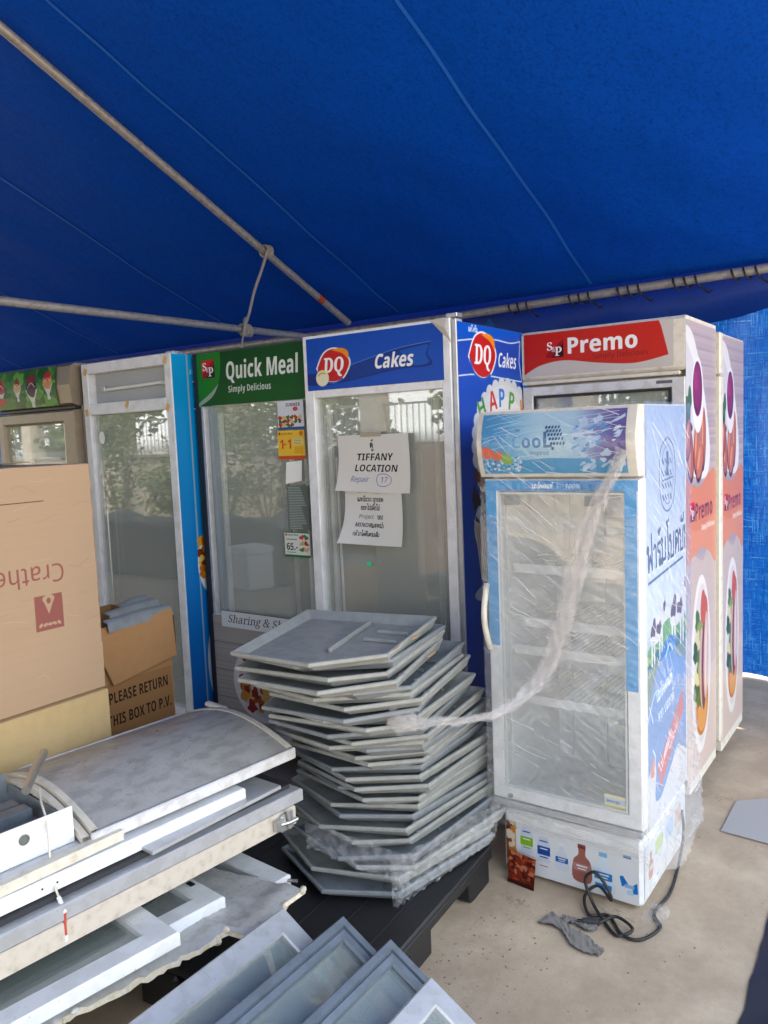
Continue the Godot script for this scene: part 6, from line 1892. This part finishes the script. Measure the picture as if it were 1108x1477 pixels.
# ------------------------------------------------ stretch film and plastic bag
func build_film() -> void:
	var n := FastNoiseLite.new()
	n.seed = 14
	n.frequency = 1.0
	n.fractal_type = FastNoiseLite.FRACTAL_RIDGED
	n.fractal_octaves = 2
	var wrap := thing("stretch_film", "clear stretch film wound in slanting creases round the small milk cooler", "plastic film", Vector3(-1.0745, 0.25, -2.57))
	var w := 0.29
	# front sheet
	var g := []
	for i in 101:
		var row := []
		var y := lerpf(1.475, -0.06, i / 100.0)
		for j in 61:
			var u := j / 60.0
			var x := lerpf(-w, w, u)
			var q := Vector2(x, y).rotated(0.42 + 0.25 * sin(y * 2.0))
			var k := n.get_noise_2d(q.x * 3.0, q.y * 34.0) * 0.0062 + n.get_noise_2d(q.x * 8.0 + 9.0, q.y * 80.0) * 0.0026
			var bulge := 0.036 * sin(PI * clampf((y - 1.235) / 0.235, 0, 1)) if y > 1.235 else 0.0
			var sk := 0.0 if y > 0.03 else (0.03 - y) * 0.12
			row.append(Vector3(x, y, 0.014 + k + bulge * 0.95 + 0.01 * sin(PI * u) - sk))
		g.append(row)
	var b := MB.new()
	b.sheet(g)
	part("front_sheet", b, M.film, wrap)
	g = [] # second turn of the film, creased the other way
	for i in 141:
		var row := []
		var y := lerpf(1.10, 0.0, i / 140.0)
		for j in 61:
			var u := j / 60.0
			var x := lerpf(-w, w, u)
			var q := Vector2(x, y).rotated(0.75 - 0.5 * u + 0.2 * sin(y * 5.0))
			var k := n.get_noise_2d(q.x * 2.4 + 20.0, q.y * 46.0) * 0.0050 + n.get_noise_2d(q.x * 7.0 + 30.0, q.y * 110.0) * 0.0018
			row.append(Vector3(x, y, 0.021 + k + 0.01 * sin(PI * u)))
		g.append(row)
	b = MB.new()
	b.sheet(g)
	part("front_sheet", b, M.film, wrap)
	# side sheet, looser and cloudier near the foot
	g = []
	for i in 91:
		var row := []
		var y := lerpf(1.475, -0.17, i / 90.0)
		for j in 41:
			var u := j / 40.0
			var z := lerpf(0.012, -0.57, u)
			var q := Vector2(z, y).rotated(-0.5)
			var loose := clampf((0.55 - y) / 0.6, 0.0, 1.0)
			var k := n.get_noise_2d(q.x * 4.0 + 3.0, q.y * 30.0) * (0.003 + 0.007 * loose)
			row.append(Vector3(w + 0.006 + k + 0.03 * loose * sin(PI * u) * (0.4 + 0.6 * u) + 0.035 * loose * u * u, y + (0.03 * sin(u * 9.0) * loose if i > 80 else 0.0), z))
		g.append(row)
	b = MB.new()
	b.sheet(g)
	part("side_sheet", b, M.film, wrap)
	b = MB.new()
	var gl := []
	for i in range(48, 91):
		var row := []
		for q in g[i]:
			row.append(q + Vector3(0.004, 0, 0))
		gl.append(row)
	b.sheet(gl)
	part("loose_skirt", b, M.film_haze, wrap)
	# fine slanting creases pressed into the film
	var rc := RandomNumberGenerator.new()
	rc.seed = 71
	b = MB.new()
	for i in 150:
		var y0 := pow(rc.randf(), 0.9) * 1.43 + 0.04
		var x0 := rc.randf_range(-w, w * 0.7)
		var L := rc.randf_range(0.015, 0.10) if rc.randf() < 0.75 else rc.randf_range(0.1, 0.24)
		var a := -0.30 - 0.5 * (0.8 - y0) * absf(x0 + 0.3) + rc.randfn(0, 0.09) if y0 < 0.8 else -0.36 + 0.25 * sin(x0 * 9.0) + rc.randfn(0, 0.12)
		if rc.randf() < 0.08: a = rc.randf_range(-0.2, 0.3)
		var pts := []
		for k in 6:
			var t := k / 5.0
			var x := x0 + cos(a) * L * t
			var y := y0 + sin(a) * L * t + 0.05 * L * sin(t * 3.0 + i)
			if x > w or y < 0.02: break
			var bulge := 0.034 * sin(PI * clampf((y - 1.235) / 0.235, 0, 1)) if y > 1.235 else 0.0
			pts.append(Vector3(x, y, 0.0205 + bulge + 0.01 * sin(PI * (x + w) / (2 * w))))
		if pts.size() > 2:
			b.tube(pts, 0.0005 + 0.0012 * pow(rc.randf(), 3.0), 4, false)
	part("front_creases", b, M.crease, wrap).set_meta("kind", "stuff")
	b = MB.new()
	for i in 90:
		var y0 := rc.randf() * 1.4 + 0.05
		var z0 := rc.randf_range(-0.5, 0.0)
		var L := rc.randf_range(0.04, 0.2)
		var a := 0.6 + rc.randfn(0, 0.2)
		var pts := []
		for k in 5:
			var t := k / 4.0
			var z := z0 - cos(a) * L * t
			var y := y0 - sin(a) * L * t
			if z < -0.55 or y < 0.0: break
			pts.append(Vector3(w + 0.0135 + 0.03 * clampf((0.55 - y) / 0.6, 0, 1) * sin(PI * clampf(-z / 0.57, 0, 1)) * 0.7, y, z))
		if pts.size() > 2:
			b.tube(pts, 0.0006 + 0.0008 * pow(rc.randf(), 3.0), 4, false)
	part("side_creases", b, M.crease, wrap).set_meta("kind", "stuff")
	# gathered band round the foot of the door
	for k in 5:
		b = MB.new()
		var pts := []
		for i in 31:
			var u := i / 30.0
			var x := lerpf(-w - 0.004, w + 0.01, u)
			pts.append(Vector3(x, 0.03 - 0.02 * k * u * 0.6 - 0.012 * k + 0.008 * sin(u * 7.0 + k * 2.0), 0.012 + 0.004 * sin(u * 11.0 + k)))
		b.tube(pts, 0.0035 + 0.001 * (k % 2), 5)
		part("gathered_fold", b, M.film_strip, wrap)
	# twisted rope of film running over to the trays
	var path := smooth_path([Vector3(-0.828, 1.575, -2.525), Vector3(-0.868, 1.49, -2.522), Vector3(-0.945, 1.322, -2.528), Vector3(-1.02, 1.083, -2.525), Vector3(-1.092, 0.858, -2.52), Vector3(-1.165, 0.735, -2.45), Vector3(-1.205, 0.72, -2.27), Vector3(-1.285, 0.735, -2.12), Vector3(-1.39, 0.735, -2.05), Vector3(-1.44, 0.745, -2.03)], 10)
	var tw := thing("twisted_film", "twisted strip of cloudy film across the milk cooler to the tray stack", "plastic film", path[0])
	var r := RandomNumberGenerator.new()
	r.seed = 9
	for s in 13:
		var gg := []
		var ph := r.randf() * TAU
		var off := r.randf_range(0.2, 1.0)
		for i in path.size():
			var t := float(i) / (path.size() - 1)
			var d: Vector3 = (path[mini(i + 1, path.size() - 1)] - path[maxi(i - 1, 0)]).normalized()
			var side := d.cross(Vector3(0.3, 0.2, 1).normalized()).normalized()
			var up := side.cross(d)
			var wd := 0.021 + 0.014 * sin(PI * clampf((t - 0.1) / 0.5, 0, 1)) + (0.012 if t > 0.85 else 0.0) - 0.008 * exp(-pow((t - 0.72) * 9.0, 2))
			var a := ph + t * 7.0 + sin(t * 23.0 + ph) * 0.5
			var c: Vector3 = path[i] - path[0] + side * cos(a) * wd * off * 0.55 + up * (0.006 + 0.5 * absf(sin(a)) * wd * off)
			var row := []
			for j in 5:
				var u := (j / 4.0 - 0.5) * 2.0
				row.append(c + side * u * wd * 0.8 * (0.6 + 0.4 * sin(t * 40.0 + s)) + up * (0.007 * sin(u * 5.0 + t * 70.0 + s * 2.0) + 0.005 * sin(t * 170.0 + s * 3.0 + u * 4.0)) + side * 0.004 * sin(t * 120.0 + s))
			gg.append(row)
		b = MB.new()
		b.sheet(gg)
		part("film_fold", b, M.film_strip, tw)
	# plastic bag caught between the lower trays
	var bag := thing("plastic_bag", "crumpled clear plastic bag caught between the lower trays and hanging over the pallet", "plastic bag", Vector3(-1.39, 0.29, -2.06))
	var nb := FastNoiseLite.new()
	nb.seed = 31
	nb.frequency = 7.0
	nb.fractal_octaves = 2
	nb.fractal_type = FastNoiseLite.FRACTAL_RIDGED
	var quads := [
		[Vector3(-0.40, 0.03, 0.06), Vector3(0.06, 0.03, 0.07), Vector3(0.05, -0.05, 0.10), Vector3(-0.36, -0.03, 0.10)],
		[Vector3(-0.03, 0.0, 0.08), Vector3(0.20, 0.12, -0.24), Vector3(0.19, 0.0, -0.22), Vector3(-0.02, -0.155, 0.09)],
		[Vector3(0.0, 0.02, 0.05), Vector3(0.27, 0.12, -0.27), Vector3(0.23, 0.03, -0.24), Vector3(0.045, -0.15, 0.06)]]
	for qi in 2:
		var q: Array = quads[qi]
		g = []
		for i in 25:
			var row := []
			for j in 41:
				var u := j / 40.0
				var v := i / 24.0
				var p: Vector3 = q[0].lerp(q[1], u).lerp(q[3].lerp(q[2], u), v)
				var k := nb.get_noise_3d(p.x * 3.0 + qi * 5.0, p.y * 3.0, p.z * 3.0)
				var k2 := 0.5 * nb.get_noise_3d(p.x * 5.0, p.y * 5.0 + 4.0, p.z * 5.0 + qi)
				row.append(p + Vector3(0.018 * k + 0.006 * k2, 0.02 * k2 + (0.02 * k if i == 0 or i == 24 else 0.0), 0.028 * k + 0.01 * k2))
			g.append(row)
		b = MB.new()
		b.sheet(g)
		part("bag_fold", b, M.bag, bag)

# ------------------------------------------------ things on the floor
func build_floor_things() -> void:
	var b := MB.new()
	var pts := [Vector3(-0.795, 0.16, -3.06), Vector3(-0.775, 0.09, -3.0), Vector3(-0.77, 0.01, -2.9), Vector3(-0.752, 0.006, -2.72), Vector3(-0.765, 0.006, -2.585), Vector3(-0.725, 0.006, -2.515), Vector3(-0.757, 0.006, -2.42), Vector3(-0.815, 0.008, -2.41), Vector3(-0.89, 0.006, -2.49), Vector3(-0.945, 0.008, -2.46), Vector3(-0.99, 0.02, -2.535), Vector3(-0.955, 0.05, -2.575), Vector3(-0.90, 0.03, -2.545), Vector3(-0.905, 0.07, -2.535), Vector3(-0.95, 0.12, -2.535), Vector3(-0.985, 0.085, -2.53), Vector3(-0.95, 0.02, -2.51), Vector3(-0.895, 0.008, -2.455), Vector3(-0.83, 0.006, -2.40), Vector3(-0.795, 0.012, -2.45), Vector3(-0.86, 0.018, -2.48), Vector3(-0.90, 0.01, -2.43)]
	b.tube(smooth_path(pts, 7), 0.0055, 8)
	var c := thing("power_cable", "black power cable lying in loops at the foot of the milk cooler", "cable", Vector3.ZERO)
	part("cord", b, M.cord, c)
	b = MB.new()
	b.tube([Vector3(-0.90, 0.011, -2.43), Vector3(-0.925, 0.012, -2.42), Vector3(-0.95, 0.012, -2.41)], 0.0115, 10)
	for z in [-0.006, 0.006]:
		b.tube([Vector3(-0.95, 0.012, -2.41 + z), Vector3(-0.968, 0.012, -2.402 + z)], 0.002, 6)
	part("plug", b, M.rubber, c)
	# crumpled film at the corner of the cooler
	var n := FastNoiseLite.new()
	n.seed = 3
	n.frequency = 6.0
	var g := []
	for i in 13:
		var row := []
		for j in 13:
			var u := j / 12.0 - 0.5
			var v := i / 12.0 - 0.5
			row.append(Vector3(u * 0.07, 0.022 + 0.03 * n.get_noise_2d(u * 3.0, v * 3.0) + 0.02 * (1.0 - 4.0 * u * u) * (1.0 - 4.0 * v * v), v * 0.1))
		g.append(row)
	b = MB.new()
	b.sheet(g, true)
	whole("film_scrap", b, M.bag, "small crumpled scrap of clear film beside the foot of the milk cooler", "plastic scrap", Vector3(-0.75, 0, -2.56))
	# flat grey rags
	for e in [["longer dirty grey cloth strip lying flat on the floor near the cable", Vector3(-0.955, 0.0, -2.33), 0.24, 0.055, -0.25], ["shorter dirty grey cloth scrap lying beside the longer strip on the floor", Vector3(-0.955, 0.0, -2.40), 0.11, 0.04, 0.5]]:
		g = []
		var g2 := []
		for i in 9:
			var row := []
			var row2 := []
			for j in 25:
				var u := j / 24.0 - 0.5
				var v := (i / 8.0 - 0.5) * (1.0 + 0.35 * sin(u * 9.0))
				var p := Vector3(u * e[2], 0.010 + 0.006 * n.get_noise_2d(u * 2.0, v), v * e[3] + 0.018 * sin(u * 5.0) + 0.008 * n.get_noise_2d(u * 5.0, 3.0))
				row.append(p)
				row2.append(p - Vector3(0, 0.007, 0))
			g.append(row)
			g2.append(row2)
		b = MB.new()
		b.sheet(g, true)
		b.sheet(g2)
		whole("cloth_scrap", b, tri_tex(mk(lin(0.21, 0.19, 0.17), 0.95), M.card_pale.albedo_texture, 9.0), e[0], "cloth scrap", e[1], e[4], "cloth scraps on the floor")
	# printed flyer against the cooler foot
	var p := Paint.new(11, 13, 20.0, Color(0.40, 0.14, 0.07))
	for i in 60:
		p.blob(rng.randf_range(0, 11), rng.randf_range(0, 13), rng.randf_range(0.5, 1.6), rng.randf_range(0.4, 1.3), [Color(0.62, 0.25, 0.12), Color(0.28, 0.08, 0.05), Color(0.72, 0.42, 0.3), Color(0.5, 0.16, 0.1)][i % 4], i, 0.4)
	p.rect(0, 11.4, 11, 1.6, Color(0.22, 0.06, 0.05))
	b = MB.new()
	b.quad_uv(Vector3(-0.06, 0.003, 0.0), Vector3(0.05, 0.003, 0.012), Vector3(0.046, 0.105, -0.02), Vector3(-0.06, 0.112, -0.028), Vector3.BACK)
	whole("flyer", b, print_mat(p, 0.4), "dark red printed flyer propped against the foot of the milk cooler", "flyer", Vector3(-1.215, 0, -2.51))
	# translucent sheet on the floor at right
	b = MB.new()
	b.slab(PackedVector2Array([Vector2(-0.701, 3.577), Vector2(-0.55, 3.70), Vector2(-0.30, 3.72), Vector2(-0.25, 3.2), Vector2(-0.524, 3.262), Vector2(-0.699, 3.275)]), 0.003, Transform3D(Basis(Vector3(1, 0, 0), Vector3(0, 0, -1), Vector3(0, 1, 0)), Vector3(0, 0.004, 0)))
	var sm := mk(lin(0.36, 0.35, 0.34), 0.6)
	whole("plastic_sheet", b, sm, "grey plastic sheet lying flat on the floor right of the red topped cooler", "plastic sheet")
	# dark tarp heaped on the ground at the right edge
	g = []
	for i in 25:
		var row := []
		for j in 17:
			var u := j / 16.0
			var z := lerpf(-2.98, -1.9, i / 24.0)
			var x := -0.445 + 0.03 * (i / 24.0) + u * 0.8
			row.append(Vector3(x + 0.01 * n.get_noise_2d(z, 2.0), 0.006 + 0.06 * smoothstep(0.0, 0.25, u) + 0.03 * n.get_noise_2d(x * 0.8, z * 0.8) * smoothstep(0.0, 0.1, u), z))
		g.append(row)
	b = MB.new()
	b.sheet(g, true)
	whole("ground_tarp", b, M.dark_tarp, "dark navy tarpaulin heaped on the ground at the lower right corner", "tarpaulin")
	# grit and debris
	var mm := MultiMesh.new()
	mm.transform_format = MultiMesh.TRANSFORM_3D
	b = MB.new()
	b.box(-Vector3(1, 0.5, 0.8), Vector3(1, 0.5, 0.8), 0.35)
	mm.mesh = b.mesh()
	mm.instance_count = 900
	var r := RandomNumberGenerator.new()
	r.seed = 55
	for i in 900:
		var x := -1.27 + absf(r.randfn(0, 0.16)) if i < 380 else r.randf_range(-1.2, 0.0)
		var z := r.randf_range(-2.45, -1.7) if i < 380 else r.randf_range(-5.0, -1.6)
		var s := 0.0009 + 0.0026 * pow(r.randf(), 6.0)
		mm.set_instance_transform(i, Transform3D(Basis.from_euler(Vector3(r.randf() * 0.4, r.randf() * 6.28, r.randf() * 0.4)).scaled(Vector3.ONE * s), Vector3(x, s * 0.3, z)))
	var mi := MultiMeshInstance3D.new()
	mi.multimesh = mm
	mi.material_override = M.grit
	mi.name = "grit"
	add_child(mi)
	mi.set_meta("kind", "stuff")
	meta(mi, "brown grit and crumbs scattered over the cement floor by the pallet", "grit")

# ------------------------------------------------ what the glass reflects: wall, fence and trees across the yard
func build_outside() -> void:
	var wall := thing("boundary_wall", "beige boundary wall with square pillars and a railing across the yard, mirrored in the cooler glass", "wall", Vector3(-13.1, 0, 6.5))
	var b := MB.new()
	b.box(Vector3(-30, 0, 0), Vector3(30, 1.36, 0.2), 0.01)
	part("panel", b, M.wall, wall)
	b = MB.new()
	b.box(Vector3(-30, 1.362, -0.05), Vector3(30, 1.44, 0.25), 0.01)
	part("coping", b, M.fence, wall)
	for i in 16:
		b = MB.new()
		var x := -28.0 + i * 3.6
		b.box(Vector3(x - 0.2, 0, -0.12), Vector3(x + 0.2, 2.5, 0.3), 0.01)
		b.box(Vector3(x - 0.25, 2.502, -0.17), Vector3(x + 0.25, 2.6, 0.35), 0.02)
		part("pillar", b, M.wall, wall)
	for i in 15:
		b = MB.new()
		var x0 := -28.0 + i * 3.6 + 0.2
		for k in 24:
			var x := x0 + 0.13 * (k + 1)
			b.box(Vector3(x - 0.008, 1.44, 0.084), Vector3(x + 0.008, 2.2, 0.1), 0.0)
		b.box(Vector3(x0, 2.2, 0.07), Vector3(x0 + 3.2, 2.24, 0.115), 0.003)
		part("railing", b, M.fence, wall)
	var hedge := MultiMesh.new()
	hedge.transform_format = MultiMesh.TRANSFORM_3D
	hedge.use_colors = true
	var hl := MB.new()
	hl.quad(Vector3(-0.5, 0, 0), Vector3(0, 0.06, -0.32), Vector3(0.55, 0, 0), Vector3(0, 0.06, 0.32), Vector3.UP)
	hedge.mesh = hl.mesh()
	hedge.instance_count = 6000
	for k in 6000:
		var q := Vector3(rng.randf_range(-2.4, 2.4), 0, rng.randf_range(-0.28, 0.28))
		q.y = rng.randf_range(0.05, 1.28 + 0.06 * sin(q.x * 3.0))
		hedge.set_instance_transform(k, Transform3D(Basis.from_euler(Vector3(rng.randf() * 6.28, rng.randf() * 6.28, rng.randf() * 6.28)).scaled(Vector3.ONE * rng.randf_range(0.07, 0.13)), q))
		hedge.set_instance_color(k, Color(0.02, 0.032, 0.014).lerp(Color(0.04, 0.055, 0.022), rng.randf()))
	var hedge_t := thing("hedge", "clipped dark green hedge in front of the wall across the yard", "hedge", Vector3(-8.2, 0, 6.0))
	var hs := MultiMeshInstance3D.new()
	hs.multimesh = hedge
	hs.material_override = M.leaf
	hs.name = "foliage"
	hs.set_meta("kind", "stuff")
	hedge_t.add_child(hs)
	var hst := MB.new()
	for k in 12:
		hst.tube([Vector3(-2.2 + k * 0.4, 0, 0), Vector3(-2.2 + k * 0.4, 0.5, 0.05), Vector3(-2.15 + k * 0.4, 1.1, 0)], 0.02, 5)
	part("stems", hst, M.bark, hedge_t).set_meta("kind", "stuff")
	var bd := thing("rendered_building", "grey rendered wall of a building behind the left part of the woven blue sheet", "building", Vector3(-9.2, 0, -6.6))
	var bb := MB.new()
	bb.box(Vector3(-7.0, 0, -2.0), Vector3(6.9, 3.4, 0), 0.02)
	part("wall", bb, M.wall, bd)
	bb = MB.new()
	bb.box(Vector3(-7.15, 3.402, -2.15), Vector3(7.05, 3.55, 0.5), 0.02)
	part("roof_slab", bb, M.fence, bd)
	var pg := []
	var pn := FastNoiseLite.new()
	pn.seed = 8
	pn.frequency = 0.9
	for i in 21:
		var row := []
		var v := i / 20.0
		for j in 61:
			var u := j / 60.0
			var hgt := 0.62 + 0.16 * pn.get_noise_2d(u * 7.0, v * 2.0)
			var rim := clampf(minf(minf(v, 1.0 - v) * 5.0, minf(u, 1.0 - u) * 14.0), 0, 1)
			row.append(Vector3(lerpf(-3.4, 4.6, u), 0.005 + hgt * pow(rim, 0.6), lerpf(-0.8, 0.8, v) + 0.08 * pn.get_noise_2d(u * 9.0, 5.0)))
		pg.append(row)
	var pb := MB.new()
	pb.sheet(pg, true)
	whole("covered_pile", pb, mk(lin(0.03, 0.042, 0.034), 0.7), "low pile under a dark green cover in the yard, mirrored in the cooler glass", "covered pile", Vector3(-7.6, 0, 1.75))
	var fr := thing("foam_box", "white foam box standing on the ground in the yard, mirrored in the dark framed cooler", "foam box", Vector3(-6.35, 0, 0.72), 0.3)
	sub("body", Vector3(-0.2, 0, -0.17), Vector3(0.2, 0.4, 0.17), M.white, fr, 0.02)
	sub("lid", Vector3(-0.21, 0.402, -0.18), Vector3(0.21, 0.48, 0.18), M.white, fr, 0.02)
	var kinds := ["tall pale green tree", "broad dark green tree", "olive green tree", "slender tree", "leaning green tree", "round crowned tree", "thin leaved tree", "bushy tree"]
	var r := RandomNumberGenerator.new()
	r.seed = 17
	var leaf := MB.new()
	leaf.quad(Vector3(-0.5, 0, 0), Vector3(0, 0.06, -0.32), Vector3(0.55, 0, 0), Vector3(0, 0.06, 0.32), Vector3.UP)
	var lm := leaf.mesh()
	for i in 13:
		var bush := i >= 8
		var x: float = -25.0 + i * 3.6 + r.randf_range(-0.8, 0.8) if not bush else [-12.8, -11.2, -9.9, -14.9, -7.4][i - 8]
		var z: float = r.randf_range(7.6, 9.0) if not bush else [5.4, 5.0, 4.8, 5.6, 5.5][i - 8]
		var h: float = r.randf_range(4.5, 7.0) if not bush else [1.15, 3.4, 2.9, 2.9, 1.35][i - 8]
		var t := thing("tree" if not bush else "bush", ("%s behind the boundary wall across the yard, %s in the row" % [kinds[i], ["first", "second", "third", "fourth", "fifth", "sixth", "seventh", "eighth"][i]]) if not bush else ["low rounded bush in front of the wall", "tall bushy shrub in front of the wall, mirrored in the green topped cooler", "shorter bushy shrub beside the tall one in front of the wall", "slim tall shrub in front of the wall, mirrored in the cyan sided cooler", "low dark bush in front of the wall nearest the canopy"][i - 8], "tree" if not bush else "bush", Vector3(x, 0, z))
		var tb := MB.new()
		if not bush:
			tb.tube([Vector3(0, 0, 0), Vector3(0.1, h * 0.3, 0), Vector3(-0.05, h * 0.6, 0.1), Vector3(0, h * 0.9, 0)], 0.16, 8, true, 0.04)
			for k in 5:
				var a := r.randf() * TAU
				tb.tube([Vector3(0, h * (0.35 + 0.1 * k), 0), Vector3(cos(a) * 0.8, h * (0.45 + 0.1 * k), sin(a) * 0.8), Vector3(cos(a) * 1.5, h * (0.52 + 0.1 * k), sin(a) * 1.5)], 0.06, 6, true, 0.015)
		else:
			for k in 6:
				var a := TAU * k / 6
				tb.tube([Vector3(0, 0, 0), Vector3(cos(a) * 0.2, 0.5, sin(a) * 0.2), Vector3(cos(a) * 0.45, 1.1, sin(a) * 0.45)], 0.02, 5)
		part("trunk", tb, M.bark, t)
		var mm := MultiMesh.new()
		mm.transform_format = MultiMesh.TRANSFORM_3D
		mm.use_colors = true
		mm.mesh = lm
		var cnt := 3600 if not bush else 2200
		mm.instance_count = cnt
		var clumps := []
		for k in 26:
			var a := r.randf() * TAU
			var rr := (0.4 + r.randf() * 1.6) if not bush else r.randf() * (0.5 if h < 2 or i == 11 else 1.1)
			clumps.append([Vector3(cos(a) * rr, h * r.randf_range(0.24, 0.98) if not bush else r.randf_range(0.3, h * 0.9), sin(a) * rr), r.randf_range(0.35, 0.8) if not bush else 0.26 + 0.07 * h, r.randf()])
		for k in cnt:
			var c: Array = clumps[k % 26]
			var d: Vector3 = Vector3(r.randfn(), r.randfn(), r.randfn()).normalized() * pow(r.randf(), 0.5) * c[1]
			var s := r.randf_range(0.12, 0.26) if not bush else r.randf_range(0.06, 0.12)
			mm.set_instance_transform(k, Transform3D(Basis.from_euler(Vector3(r.randf() * 6.28, r.randf() * 6.28, r.randf() * 6.28)).scaled(Vector3.ONE * s), c[0] + d))
			var base := Color(0.13, 0.19, 0.04).lerp(Color(0.06, 0.105, 0.02), c[2])
			mm.set_instance_color(k, base.lerp(Color(0.17, 0.19, 0.08), r.randf() * 0.5))
		var crown := MultiMeshInstance3D.new()
		crown.multimesh = mm
		crown.material_override = M.leaf
		crown.name = "crown"
		crown.set_meta("kind", "stuff")
		t.add_child(crown)
